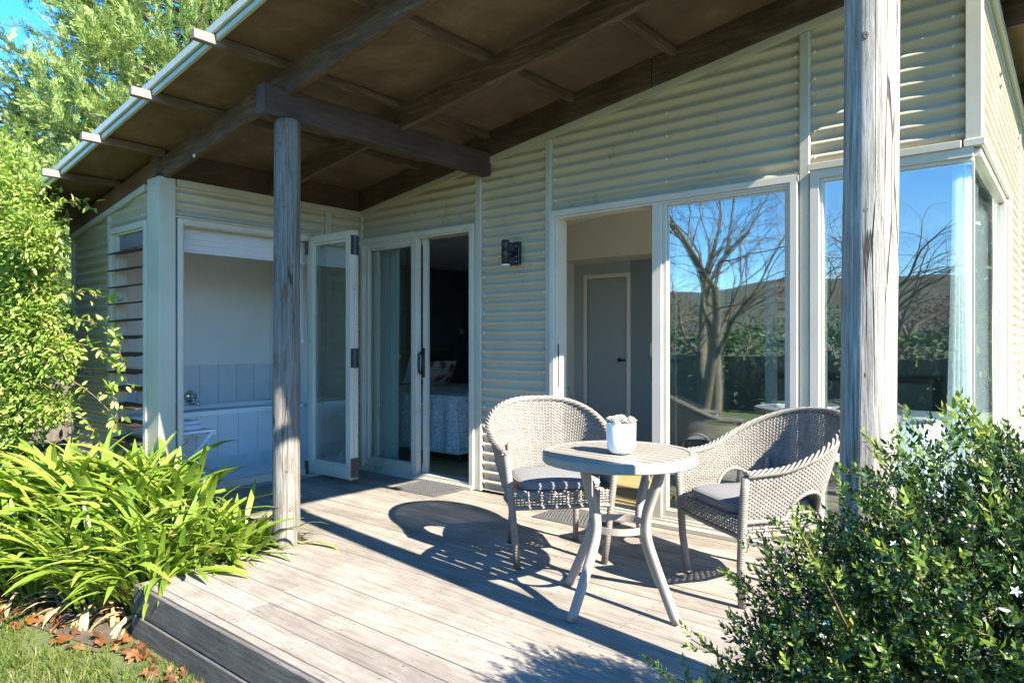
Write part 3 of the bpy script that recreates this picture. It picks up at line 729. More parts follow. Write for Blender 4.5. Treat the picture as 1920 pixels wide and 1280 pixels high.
# ------------------------------------------------------------------ bathroom things
tub = thing('bathtub', 'white bathtub behind grey tiles in the open bathroom', 'bathtub', (-6.5, -.95, .545))
def tubmesh():
    m = MB(); vs = []; fs = []
    prof = [(.37, .88, 0), (.37, .88, .035), (.36, .87, .04), (.31, .80, .04), (.29, .77, .02), (.25, .70, -.25), (.2, .6, -.34), (.02, .02, -.35)]
    n = 48
    for a, b_, z in prof:
        for k in range(n):
            t = 2*math.pi*k/n; e = .35 if z > .01 else .6
            if z == 0 or z >= .035 and a > .35: e = .12
            c, s_ = math.cos(t), math.sin(t)
            vs.append((a*math.copysign(abs(c)**e, c), b_*math.copysign(abs(s_)**e, s_), z))
    for i in range(len(prof)-1):
        for k in range(n): fs.append((i*n+k, i*n+(k+1) % n, (i+1)*n+(k+1) % n, (i+1)*n+k))
    m.add(vs, fs); return m
tubmesh().build('tub_shell', 'tub_enamel', tub)
m = MB(); m.tube([(-.405, .02, .12), (-.385, .02, .12)], .062, 24); m.tube([(-.385, .02, .12), (-.33, .02, .125)], .022, 14); m.tube([(-.335, .02, .125), (-.32, .02, .06)], [.012, .008], 8)
o = m.build('mixer_tap', 'chrome', tub, True)
m = MB(); m.tube([(-.40, .02, -.0), (-.36, .02, .065), (-.27, .02, .075), (-.22, .02, .05)], [.022, .022, .02, .018], 12); m.build('spout', 'chrome', tub, True)
st = thing('folding_stand', 'white folding tray stand holding towels in the bathroom opening', 'stand', (-5.72, -1.55, .04))
box('tray', -.16, .16, -.21, .21, .425, .445, 'stool_paint', st); m = MB()
for s_ in (-1, 1): box('tray_rail', -.16, .16, s_*.2-.01, s_*.2+.01, .4, .424, 'stool_paint', st, .001)

for s_ in (-1, 1):
    for d in (-1, 1):
        m = MB(); m.tube([(s_*.13+d*.012, d*.19, .42), (s_*.13+d*.012, -d*.19, .0)], .014, 4); m.build('leg', 'stool_paint', st)
def towel(z, sx, sy, h, lab, name='towel'):
    m = MB(); n = 20; vs = []; fs = []
    for i in range(n+1):
        for j in range(7):
            u = -sy+2*sy*i/n; e = math.sin(math.pi*i/n)**.15 if 0 < i < n else 0
            a = math.pi*2*j/7
            vs.append((sx*max(-1, min(1, 1.25*math.cos(a)))*max(e, .75), u, h/2+h/2*max(-1, min(1, 1.3*math.sin(a)))*max(e, .5)+.002*math.sin(i*1.7)))
    for i in range(n):
        for j in range(7): fs.append((i*7+j, i*7+(j+1) % 7, (i+1)*7+(j+1) % 7, (i+1)*7+j))
    fs.append(tuple(range(7))); fs.append(tuple(n*7+k for k in range(6, -1, -1)))
    m.add(vs, fs); o = m.build(name, 'towel_cloth', None, True); o.location = (-5.72, -1.56, z); tag(o, lab, 'towel', 'folded towels on the stand'); return o
towel(.487, .14, .15, .045, 'pale blue folded towel at the bottom of the stack on the white stand')
towel(.533, .12, .12, .035, 'smaller pale blue folded towel on top of the stack on the white stand')
bl = thing('roller_blind', 'white pleated blind pulled up at the top of the bathroom opening', 'blind', (BX-.09, 0, 0))
m = MB()
for i in range(9): m.box(-.012-.002*(i % 2), .012+.004*(i % 2), -1.74, -.56, 1.925+i*.021, 1.925+i*.021+.020)
m.build('blind_cloth', 'blind_cloth', bl, b=.001)
box('head_rail', -.02, .025, -1.74, -.56, 2.115, 2.15, 'joinery', bl)
m = MB(); m.tube([(.03, -.62, 2.1), (.03, -.62, 1.25)], .0022, 4); m.tube([(.03, -.64, 2.1), (.03, -.64, 1.28)], .0022, 4); m.tube([(.03, -.62, 1.25), (.03, -.62, 1.21)], .007, 6); m.build('pull_cord', 'linen_white', bl)
# flower pot on the louvre sill
fp = thing('flower_pot', 'pale blue pot of red flowers inside the louvre window', 'flower pot', (-5.72, LY+.13, .431))
m = MB(); m.lathe([(.0, 0), (.05, 0), (.07, .12), (.073, .14), (.064, .14), (.06, .12), (.0, .12)], n=20); m.build('pot', 'ceramic', fp, True)
def rnd_leaves(N, c, rad, size, up=.4):
    p = rng.normal(size=(N, 3)); p /= np.linalg.norm(p, axis=1)[:, None]; q = p*(rng.uniform(.3, 1, (N, 1))**.5)*np.array(rad)+np.array(c)
    d = p+rng.normal(0, .5, (N, 3))+np.array([0, 0, up]); return q, frames(d, scale=size*rng.uniform(.6, 1.2, N), twist=rng.uniform(-1, 1, N))
q, mt = rnd_leaves(70, (0, 0, .2), (.08, .07, .08), .045); scatter('foliage', LEAFV, LEAFF, q, mt, 'hedge_leaf', fp)
q, mt = rnd_leaves(40, (0, 0, .25), (.08, .07, .05), .02); scatter('flower', LEAFV, LEAFF, q, mt, 'rose_red', fp)

# ------------------------------------------------------------------ bedroom things
bed = thing('bed', 'bed with white base and blue patterned throw seen through the bedroom door', 'bed', (-5.70, 1.6, 0))
def soft(name, x0, x1, y0, y1, z0, z1, mat, parent, b=.05, seg=4): return link(name, bev(mesh(name, boxv(x0, x1, y0, y1, z0, z1), BF), b, seg), mat, parent, True)
soft('bed_base', -1.0, .98, -.9, .9, .09, .38, 'linen_white', bed, .02); soft('mattress', -1.0, 1.0, -.92, .92, .38, .66, 'linen_white', bed, .06)
for x in (-.9, .9):
    for y in (-.8, .8): m = MB(); m.tube([(x, y, 0), (x, y, .09)], .02, 8); m.build('leg', 'dark_hardware', bed)
def throwmesh():
    m = MB(); vs = []; fs = []; nx, ny = 40, 90
    for i in range(nx+1):
        for j in range(ny+1):
            x = .12+i/nx*1.42; s_ = -1.52+j/ny*3.04   # arc length across the bed
            drop = max(0, abs(s_)-.95); hang = .50+.06*math.sin(x*9)
            over = max(0, x-1.03); x = min(x, 1.03)+.02*math.sin(s_*14)*min(1, over*6)
            y = max(-.95, min(.95, s_)); z = .68-min(drop, hang)-min(over, .52)
            z = max(z, .12)
            if drop > 0: y += math.copysign(.012+.022*math.sin(x*28+1)*min(1, drop*4)+.03*drop, s_)
            vs.append((x, y, z+.004*math.sin(x*30)*math.sin(s_*17)))
    for i in range(nx):
        for j in range(ny): a = i*(ny+1)+j; fs.append((a, a+1, a+ny+2, a+ny+1))
    m.add(vs, fs); return m
tag(throwmesh().build('throw', 'throw_cloth', bed, True), 'blue and white patterned throw hanging to the floor')
soft('headboard', -1.08, -1.0, -.95, 1.1, .4, 1.14, 'headboard_cane', bed, .02)
def pillow(name, c, sx, sy, sz, mat, rot, parent=None):
    bm = bmesh.new(); bmesh.ops.create_grid(bm, x_segments=14, y_segments=14, size=1)
    me = bpy.data.meshes.new(name); bm.to_mesh(me); bm.free(); vs = [v.co.copy() for v in me.vertices]; n = len(vs)
    tp = []; 
    for s_ in (1, -1):
        for v in vs:
            t = max(0, (1-v.x**2)*(1-v.y**2))**.4; tp.append((v.x*sx*(1-.06*(1-v.y**2)*0), v.y*sy, s_*t*sz))
    fs = [tuple(p.vertices) for p in me.polygons]; fs2 = [tuple(i+n for i in f[::-1]) for f in fs]
    bpy.data.meshes.remove(me); o = link(name, mesh(name, tp, fs+fs2), mat, parent, True); o.location = c; o.rotation_euler = rot; return o
pw = []
for nm, c, s_, mt, rot, lab in (('pillow', (-6.62, 2.05, .88), (.22, .33, .09), 'linen_white', (0, R(-68), 0), 'white pillow standing at the headboard'),
    ('pillow', (-6.45, 2.05, .88), (.25, .27, .08), 'green_cloth', (0, R(-62), R(4)), 'dark green cushion leaning on the white pillow'),
    ('pillow', (-6.2, 1.85, .82), (.19, .24, .08), 'floral_cloth', (0, R(-55), R(-6)), 'floral red and green cushion at the front of the bed pillows'),
    ('pillow', (-6.62, 1.2, .86), (.22, .33, .09), 'linen_white', (0, R(-60), 0), 'white pillow on the near side of the bed')):
    o = pillow(nm, c, *s_, mt, rot); tag(o, lab, 'pillow', 'pillows on the bed')
wl_ = thing('reading_lamp', 'small dark reading lamp on the teal bedroom wall', 'lamp', (-6.88, 2.98, 1.36))
m = MB(); m.tube([(0, 0, 0), (.02, 0, 0)], .04, 14); m.tube([(.02, 0, 0), (.16, 0, 0)], .008, 8); m.build('arm', 'basket_cane', wl_)
m = MB(); m.tube([(.16, 0, .05), (.16, 0, -.12)], [.03, .045], 14); m.build('lamp_shade', 'black_metal', wl_, True)
def curtain(name, pts, z0, z1, lab, waves, amp, flare=0, group=None, mat='sheer_curtain'):
    """pleated hanging cloth along the line pts[0]->pts[1]"""
    a, b_ = Vector(pts[0]), Vector(pts[1]); d = (b_-a); nrm = Vector((-d.y, d.x)).normalized(); vs = []; fs = []; nu, nz = waves*8, 24
    for j in range(nz+1):
        t = j/nz; z = z0+(z1-z0)*t
        for i in range(nu+1):
            u = i/nu; p = a+d*((u-.5)*(1+flare*(1-t)**1.6)+.5)
            o_ = nrm*(amp*math.sin(u*waves*2*math.pi+.6*math.sin(3*t+u*5))*(1.2-.4*t)); vs.append((p.x+o_.x, p.y+o_.y, z))
    for j in range(nz):
        for i in range(nu): k = j*(nu+1)+i; fs.append((k, k+1, k+nu+2, k+nu+1))
    o = link(name, mesh(name, vs, fs), mat, None, True); tag(o, lab, 'curtain', group); return o
curtain('curtain', ((-5.27, .15), (-4.97, .15)), .03, 2.25, 'sheer white curtain gathered inside the bedroom window', 7, .018)
curtain('curtain', ((-.50, .09), (-.468, .13)), .03, 2.2, 'sheer curtain drawn into the corner of the corner window', 4, .015, 2.6)
curtain('curtain', ((-.452, .17), (-.448, .58)), .03, 2.15, 'white curtain hanging inside the side window', 7, .016)
curtain('curtain', ((-.48, 1.08), (-.48, 1.56)), .03, 2.15, 'white curtain at the far end of the side window', 6, .02)

# ------------------------------------------------------------------ living room things
def round_side_table(c, r, h, lab, topmat, cat='side table'):
    t = thing('side_table', lab, cat, c); m = MB(); m.lathe([(0, h-.02), (r, h-.02), (r+.004, h-.01), (r, h), (0, h)], n=36); m.build('table_top', topmat, t)
    m = MB(); m.lathe([(0, .0), (r*.5, 0), (r*.5, .012), (.02, .03), (.018, h-.02), (0, h-.02)], n=20); m.build('pedestal', topmat, t, True)
round_side_table((-1.65, 1.3, 0), .28, .74, 'round white pedestal table just inside the large window', 'ceramic')
def tub_chair(c, rz, lab):
    t = thing('armchair', lab, 'armchair', c, rz, 'pale armchairs in the living room')
    soft('seat', -.3, .3, -.3, .3, .25, .43, 'linen_white', t, .04)
    m = MB(); pts = []
    for k in range(17):
        a = R(-110)+k/16*R(220); pts.append((.33*math.cos(a), .33*math.sin(a), .5))
    m.tube(pts, .22, 10, flat=(.25, 1)); m.build('backrest', 'linen_white', t, True)
    for a in (45, 135, 225, 315):
        m = MB(); m.tube([(.22*math.cos(R(a)), .22*math.sin(R(a)), .26), (.26*math.cos(R(a)), .26*math.sin(R(a)), 0)], [.018, .012], 8); m.build('leg', 'basket_cane', t)
tub_chair((-1.0, .85, 0), R(20), 'pale armchair behind the corner window, left of the big post'); tub_chair((-.85, 1.95, 0), R(-60), 'pale armchair deeper in the room, right of the big post')
bk = thing('basket', 'small round golden cane basket on the living room floor stand', 'basket', (-2.0, .62, .52))
m = MB()
for i in range(7): m.tube([(.11*math.cos(k*math.pi/10)*(.85+.03*i), .11*math.sin(k*math.pi/10)*(.85+.03*i), .012+i*.016) for k in range(21)], .008, 5, cap=False)
m.build('basket_wall', 'basket_cane', bk, True); m = MB(); m.lathe([(0, .002), (.093, .002), (.093, .01), (0, .01)], n=20); m.build('basket_base', 'basket_cane', bk)
ot = thing('low_stool', 'dark low stool under the cane basket', 'stool', (-2.0, .62, 0)); m = MB(); m.lathe([(0, .47), (.2, .47), (.205, .5), (.2, .52), (0, .52)], n=28); m.build('stool_seat', 'teal_panel', ot)
for a in (30, 150, 270): m = MB(); m.tube([(.12*math.cos(R(a)), .12*math.sin(R(a)), .47), (.18*math.cos(R(a)), .18*math.sin(R(a)), 0)], .013, 8); m.build('leg', 'teal_panel', ot)
for zc, hh, lab in ((1.72, .2, 'small framed picture, upper of two on the living room back wall'), (1.38, .3, 'framed picture, lower of two on the living room back wall')):
    p = thing('picture', lab, 'picture', (-2.30, 2.885, zc), 0, 'framed pictures on the living room wall'); w = .13
    m = MB(); m.box(-w-.015, -w, -.02, .012, -hh/2-.015, hh/2+.015); m.box(w, w+.015, -.02, .012, -hh/2-.015, hh/2+.015); m.box(-w, w, -.02, .012, hh/2, hh/2+.015); m.box(-w, w, -.02, .012, -hh/2-.015, -hh/2); m.build('picture_frame', 'black_metal', p)
    box('mount', -w, w, -.004, .01, -hh/2, hh/2, 'picture_mount', p, 0); box('print', -w*.5, w*.5, -.007, -.005, -hh*.28, hh*.28, 'picture_print', p, 0)
kb = thing('kitchen_bench', 'teal kitchen bench with dark top at the back of the living room', 'bench', (-1.6, 2.5, 0)); box('cabinet', -.7, .7, -.25, .25, .0, .88, 'teal_panel', kb); box('bench_top', -.72, .72, -.27, .27, .882, .92, 'black_metal', kb)

# ------------------------------------------------------------------ wall lamp
lp = thing('wall_lamp', 'black cylinder spotlight on a square plate on the corrugated wall', 'wall lamp', (-3.395, -.03, 1.90))
box('wall_plate', -.052, .062, -.03, .006, -.085, .095, 'black_metal', lp, .004)
m = MB(); m.tube([(-.0, -.03, 0), (-.0, -.10, 0)], .022, 14); m.build('arm', 'black_metal', lp, True)
m = MB(); m.lathe([(0, .10), (.029, .10), (.031, .097), (.031, .04), (.0295, .038), (.0295, .035), (.031, .033), (.031, -.085), (0, -.085)], (0, -.115, 0), 28); m.build('lamp_body', 'black_metal', lp, True)
m = MB(); m.lathe([(0, -.086), (.033, -.086), (.033, -.093), (0, -.093)], (0, -.115, 0), 28); m.build('lens_ring', 'lens_white', lp)
m = MB()
for x, z in ((.04, .06), (.04, -.02), (.04, -.06)): m.tube([(x, -.030, z), (x, -.033, z)], .004, 8)
m.build('screw', 'screw_paint', lp)

# ------------------------------------------------------------------ door mats
def door_mat(cx, cy, w, d, lab):
    t = thing('door_mat', lab, 'door mat', (cx, cy, .004), 0, 'black rubber door mats')
    vs = [(-w/2, -d/2, 0), (w/2, -d/2, 0), (w/2, d/2, 0), (-w/2, d/2, 0), (-w/2+.02, -d/2+.02, .007), (w/2-.02, -d/2+.02, .007), (w/2-.02, d/2-.02, .007), (-w/2+.02, d/2-.02, .007)]
    hexa('mat_base', vs, 'rubber', t, 0); m = MB(); s_ = .026; nx, ny = int((w-.05)/s_), int((d-.05)/s_)
    for i in range(nx):
        for j in range(ny):
            x, y = -w/2+.035+i*s_+(s_/2 if j % 2 else 0)*.6, -d/2+.035+j*s_
            m.add([(x-.011, y, .007), (x, y-.008, .007), (x+.011, y, .007), (x, y+.008, .007), (x-.006, y, .013), (x, y-.004, .013), (x+.006, y, .013), (x, y+.004, .013)], BF)
    o = m.build('tread', 'rubber', t); o['kind'] = 'stuff'
door_mat(-4.14, -.245, .53, .40, 'black rubber mat in front of the bedroom door, left of the chairs')
door_mat(-2.64, -.245, .58, .36, 'black rubber mat behind the table at the living room door')

# ------------------------------------------------------------------ bistro table
tb = thing('bistro_table', 'round beige slatted metal table with four curved legs and a ring', 'table', (-1.642, -1.405, .002), R(36))
RT = .355; TZ = .708
m = MB(); m.lathe([(RT-.035, TZ-.004), (RT-.032, TZ), (RT-.006, TZ), (RT, TZ-.006), (RT, TZ-.040), (RT-.004, TZ-.044), (RT-.035, TZ-.044), (RT-.035, TZ-.004)], n=96)
m.build('table_rim', 'table_paint', tb, False)
sa = R(-6-36); step = .0585; c_, s_ = math.cos(sa), math.sin(sa)
for i in range(-5, 6):
    h0, h1 = i*step-step/2+.0036, i*step+step/2-.0036; r = RT-.0365
    pts = []
    for v in np.linspace(h0, h1, 6):
        if abs(v) < r: pts.append((-math.sqrt(r*r-v*v), v))
    for v in np.linspace(h1, h0, 6):
        if abs(v) < r: pts.append((math.sqrt(r*r-v*v), v))
    if len(pts) < 4: continue
    n = len(pts); vs = [(x*c_-y*s_, x*s_+y*c_, TZ-.014) for x, y in pts]+[(x*c_-y*s_, x*s_+y*c_, TZ-.002) for x, y in pts]
    fs = [tuple(range(n, 2*n))[::-1], tuple(range(n))]+[(k, n+k, n+(k+1) % n, (k+1) % n) for k in range(n)]
    me = mesh('table_slat', vs, fs); bm = bmesh.new(); bm.from_mesh(me); bmesh.ops.recalc_face_normals(bm, faces=bm.faces[:]); bm.to_mesh(me); bm.free()
    link('table_slat', me, 'table_paint', tb)
prof = [(.235, .665), (.222, .61), (.195, .54), (.168, .47), (.157, .42), (.155, .375), (.163, .33), (.182, .28), (.242, .155), (.322, .0)]
def smooth_pts(P, n=5):
    out = []; P = [np.array(p, float) for p in P]
    for i in range(len(P)-1):
        p0, p1, p2, p3 = P[max(i-1, 0)], P[i], P[i+1], P[min(i+2, len(P)-1)]
        for k in range(n):
            t = k/n; out.append(.5*((2*p1)+(-p0+p2)*t+(2*p0-5*p1+4*p2-p3)*t*t+(-p0+3*p1-3*p2+p3)*t**3))
    out.append(P[-1]); return out
sp = smooth_pts(prof, 4)
for k in range(4):
    a = R(45+90*k); m = MB(); vs = []; fs = []; nn = len(sp)
    for i, (r, z) in enumerate(sp):
        t = np.array(sp[min(i+1, nn-1)])-np.array(sp[max(i-1, 0)]); t /= np.linalg.norm(t); nr = np.array([-t[1], t[0]])
        hw, hh = .016, .021
        for (q, w) in ((-1, -.7), (-.7, -1), (.7, -1), (1, -.7), (1, .7), (.7, 1), (-.7, 1), (-1, .7)):
            rr, zz = r+nr[0]*q*hh, z+nr[1]*q*hh; zz = max(zz, 0) if i == nn-1 else zz
            vs.append((rr*math.cos(a)-w*hw*math.sin(a), rr*math.sin(a)+w*hw*math.cos(a), zz))
    for i in range(nn-1):
        for j in range(8): fs.append((i*8+j, i*8+(j+1) % 8, (i+1)*8+(j+1) % 8, (i+1)*8+j))
    fs += [tuple(range(7, -1, -1)), tuple((nn-1)*8+j for j in range(8))]; m.add(vs, fs); m.build('leg', 'table_paint', tb, True)
m = MB(); m.lathe([(.132, .352), (.138, .352), (.138, .382), (.132, .382), (.132, .352)], n=48); m.build('ring', 'table_paint', tb)
m = MB(); m.box(-.24, .24, -.015, .015, .645, .663); m.box(-.015, .015, -.24, .24, .645, .6628); m.build('cross_bar', 'table_paint', tb)

# ------------------------------------------------------------------ succulent pot
sp_ = thing('succulent_pot', 'white round pot of pale succulents standing on the table', 'plant pot', (-1.60, -1.455, .7115))
m = MB(); m.lathe([(0, .003), (.035, .0), (.050, .006), (.062, .022), (.066, .045), (.067, .138), (.066, .141), (.062, .141), (.061, .125), (0, .125)], n=48); m.build('pot', 'ceramic', sp_, True)
m = MB(); m.lathe([(0, .126), (.0605, .128)], n=24); m.build('soil', 'soil', sp_)
PETV = [(0, 0, 0), (.5, .22, .10), (.55, 0, -.04), (.5, -.22, .10), (1, 0, .16), (.55, 0, .12)]
PETF = [(0, 2, 1), (0, 3, 2), (1, 2, 4), (2, 3, 4), (0, 1, 5), (0, 5, 3), (1, 4, 5), (3, 5, 4)]
ros = [(-.048, -.02, .03), (-.03, .035, .03), (-.012, -.035, .034), (.0, .0, .036), (.03, -.03, .028), (.045, .015, .030), (.02, .045, .026), (-.055, .01, .024), (.01, -.06, .022), (.058, -.018, .022), (-.02, .0, .03)]
for (x, y, r) in ros:
    L = []; D = []; Sx = []
    for lay in range(5):
        n = 9-lay
        for k in range(n):
            a = k*2*math.pi/n+lay*.5; el = R(8+lay*19); D.append((math.cos(a)*math.cos(el), math.sin(a)*math.cos(el), math.sin(el))); L.append((x, y, .138+random.uniform(0, .004)+.01*(1-(x*x+y*y)/.004)+lay*.0025)); Sx.append(r*(1-.14*lay))
    scatter('rosette', PETV, PETF, L, frames(D, scale=Sx), 'succulent_leaf', sp_)

# ------------------------------------------------------------------ wicker chairs
def make_chair(loc, rz, lab):
    t = thing('wicker_chair', lab, 'chair', loc, rz, 'wicker chairs at the round table')
    # local: faces +x; U-shaped shell from left front arm round the back to right front arm
    def plan(s):          # s in 0..1, returns plan position at seat height and outward normal
        pts = []
        w, d = .285, .26
        # straight arms then half-superellipse back
        L1 = .30; La = math.pi*.30; tot = 2*L1+La; q = s*tot
        if q < L1: return Vector((d-q*.98, w, 0)), Vector((0, 1, 0))
        if q > L1+La: return Vector((d-(tot-q)*.98, -w, 0)), Vector((0, -1, 0))
        a = (q-L1)/La*math.pi
        return Vector((-.035-.25*math.sin(a), w*math.cos(a), 0)), Vector((-math.sin(a), math.cos(a), 0)).normalized()
    tot = .6+math.pi*.30
    def ztop(s):
        u = abs(s-.5)*2; return .855-.225*(1-math.cos(min(1, max(0, (u-.05)/.80))*math.pi))/2-.012*max(0, (u-.85)/.15)
    def zbot(s):
        u = abs(s-.5)*2
        b = .40
        if .38 < u < .70: b += .125*math.sin((u-.38)/.32*math.pi)**.45
        return b
    def surf(s, z):
        p, n = plan(s); u = abs(s-.5)*2
        lean = (z-.40)*(.30*(1-u)**.6+.08*u) if u < 1 else (z-.4)*.08
        return p+n*lean+Vector((0, 0, z)), n
    NS = 108; rows = 52; m = MB(); sub = 2
    for r_ in range(rows):
        z_n = .405+r_*.0089; seg = []
        def flush(seg):
            if len(seg) > 3:
                vs = []; fs = []
                for p, n, ph in seg:
                    o_ = n*(.0036*ph)
                    for dn, dz in ((.0018, -.0039), (.0018, .0039), (-.0018, .0039), (-.0018, -.0039)): vs.append(p+o_+n*dn+Vector((0, 0, dz)))
                for i in range(len(seg)-1):
                    for k in range(4): fs.append((i*4+k, i*4+(k+1) % 4, (i+1)*4+(k+1) % 4, (i+1)*4+k))
                m.add(vs, fs)
        for i in range(NS*sub+1):
            s = i/(NS*sub)
            if zbot(s)+.008 < z_n < ztop(s)-.012:
                p, n = surf(s, z_n); seg.append((p, n, math.cos(math.pi*i/sub+math.pi*(r_ % 2))))
            else: flush(seg); seg = []
        flush(seg)
    m.build('woven_shell', 'wicker', t, True)
    m = MB()
    for i in range(NS+1):
        s = i/NS
        if ztop(s)-zbot(s) < .03: continue
        m.tube([surf(s, zbot(s)+(ztop(s)-zbot(s))*k/5)[0] for k in range(6)], .0030, 5)
    m.build('stake', 'wicker', t, True)
    # braided rim: three strands twisting round the top edge
    m = MB()
    for ph in range(5):
        pts = []
        for i in range(181):
            s = i/180; p, n = surf(s, ztop(s)); a = s*44*math.pi/2+ph*2*math.pi/5
            pts.append(p+n*(.017*math.cos(a)+.005)+Vector((0, 0, 1))*(.013*math.sin(a)))
        m.tube(pts, .0062, 5)
    m.build('braided_rim', 'wicker', t, True)
    m = MB(); m.tube([surf(i/90, ztop(i/90))[0] for i in range(91)], .012, 7); m.build('rim_core', 'wicker_wrap', t, True)
    m = MB(); m.tube([surf(i/120, zbot(i/120))[0]+Vector((0, 0, 0)) for i in range(121)], .011, 7); m.build('lower_rail', 'wicker_wrap', t, True)
    # legs
    for sgn in (1, -1):
        s = 0 if sgn > 0 else 1
        m = MB(); top = surf(s, ztop(s)-.01)[0]; m.tube([(.235, sgn*.242, .0), (.255, sgn*.262, .2), (.258, sgn*.282, .40), (.26, sgn*.295, .52), (top.x-.004, top.y, top.z)], [.019, .019, .020, .020, .019], 14)
        m.build('leg', 'wicker_wrap', t, True)
        m = MB(); m.tube([(.235, sgn*.242, -.0), (.235, sgn*.242, .012)], .0195, 12); m.build('foot_cap', 'black_metal', t, True)
        m = MB(); m.tube([(-.235, sgn*.205, 0), (-.20, sgn*.20, .2), (-.20, sgn*.205, .42), (-.24, sgn*.21, .60)], [.016, .018, .019, .014], 12); m.build('leg', 'wicker_wrap', t, True)
        m = MB(); m.tube([(-.235, sgn*.205, -.0), (-.235, sgn*.205, .012)], .0165, 12); m.build('foot_cap', 'black_metal', t, True)
    # woven apron round the seat
    m = MB(); path = [(.262, .27), (.27, .0), (.262, -.27), (0, -.272), (-.20, -.21), (-.25, 0), (-.20, .21), (0, .272), (.262, .27)]
    P = []
    for a, b_ in zip(path[:-1], path[1:]):
        L = math.dist(a, b_); n = max(2, round(L/.0105))
        for k in range(n): P.append((a[0]+(b_[0]-a[0])*k/n, a[1]+(b_[1]-a[1])*k/n))
    P.append(P[0]); nP = len(P)
    for r_ in range(6):
        vs = []; fs = []; z = .338+r_*.0135
        for i, (x, y) in enumerate(P):
            rr = math.hypot(x, y); n = Vector((x/rr, y/rr, 0)); ph = math.cos(math.pi*i/2+math.pi*(r_ % 2)+.4)
            sag = .0
            for dn, dz in ((.0018, -.0045), (.0018, .0045), (-.0018, .0045), (-.0018, -.0045)): vs.append(Vector((x, y, z-sag))+n*(.0045*ph+dn)+Vector((0, 0, dz)))
        for i in range(nP-1):
            for k in range(4): fs.append((i*4+k, i*4+(k+1) % 4, (i+1)*4+(k+1) % 4, (i+1)*4+k))
        m.add(vs, fs)
    for i in range(0, nP-1, 2): m.tube([(P[i][0], P[i][1], .33), (P[i][0], P[i][1], .415)], .004, 4)
    m.build('woven_apron', 'wicker', t, True)
    m = MB(); m.tube([(x, y, .328) for x, y in P[::3]]+[(P[0][0], P[0][1], .328)], .012, 7); m.build('seat_rail', 'wicker_wrap', t, True)
    box('seat_panel', -.2, .25, -.24, .24, .40, .415, 'wicker', t)
    # cushion
    vs = []; fs = []; n = 36; prof = [(.0, .0), (.86, .0), (.97, .008), (1.0, .024), (.97, .040), (.86, .05), (.5, .055), (0, .057)]
    for a, z in prof:
        for k in range(n):
            th = 2*math.pi*k/n; c, s_ = math.cos(th), math.sin(th); e = .42
            x = .245*math.copysign(abs(c)**e, c)*a+.02; y = .245*math.copysign(abs(s_)**e, s_)*a
            if x < 0: y *= 1-.25*(-x/.25)**1.5
            vs.append((x, y, .416+z))
    for i in range(len(prof)-1):
        for k in range(n): fs.append((i*n+k, i*n+(k+1) % n, (i+1)*n+(k+1) % n, (i+1)*n+k))
    link('cushion', mesh('cushion', vs, fs), 'cushion_cloth', t, True)
    m = MB(); rr = [vs[2*n+k] for k in range(n)]+[vs[2*n]]; m.tube([(p[0]*1.0, p[1]*1.0, p[2]) for p in rr], .004, 5, cap=False)
    rr = [vs[4*n+k] for k in range(n)]+[vs[4*n]]; m.tube(rr, .004, 5, cap=False); m.build('piping', 'cushion_piping', t, True)
    return t
def dup(root, loc, rz, lab):
    r = root.copy(); COL.objects.link(r); r.location = loc; r.rotation_euler = (0, 0, rz); r['label'] = lab
    for ch in list(root.children):
        c = ch.copy(); COL.objects.link(c); c.parent = r
    return r
ch = make_chair((-2.335, -.99, .003), math.atan2(-.653, .757), 'pale wicker armchair left of the round table, facing the garden')
dup(ch, (-1.245, -.755, .003), math.atan2(-.818, -.575), 'pale wicker armchair right of the round table, half behind the green bush')

# ------------------------------------------------------------------ agapanthus
def strap(L, W, droop, dead=False):
    n = 9; vs = []; fs = []; x = z = 0; a = R(78)
    pts = []
    for i in range(n+1):
        pts.append((x, z)); a2 = a-droop*(i/n)**1.3; x += L/n*math.cos(a2); z += L/n*math.sin(a2)
    for i, (x, z) in enumerate(pts):
        u = i/n; w = W*(.55+.5*math.sin(min(1, u*1.3)*math.pi*.5))*(1-max(0, (u-.72)/.28)**2)*.5+.0008
        if dead: w *= .6+.3*math.sin(i*2.1)
        vs += [(x, w, z+w*.25), (x, 0, z-w*.1), (x, -w, z+w*.25)]
    for i in range(n):
        for k in (0, 1): fs.append((i*3+k, i*3+k+1, (i+1)*3+k+1, (i+1)*3+k))
    return mesh('leaf', vs, fs)
random.seed(21)
straps = [strap(random.uniform(.46, .80), random.uniform(.026, .037), R(random.uniform(30, 115))) for _ in range(14)]
for s_ in straps: s_.materials.append(M['agapanthus_leaf']); s_.polygons.foreach_set('use_smooth', [True]*len(s_.polygons))
deads = [strap(random.uniform(.3, .45), .028, R(random.uniform(140, 190)), True) for _ in range(4)]
for s_ in deads: s_.materials.append(M['straw_leaf']); s_.polygons.foreach_set('use_smooth', [True]*len(s_.polygons))
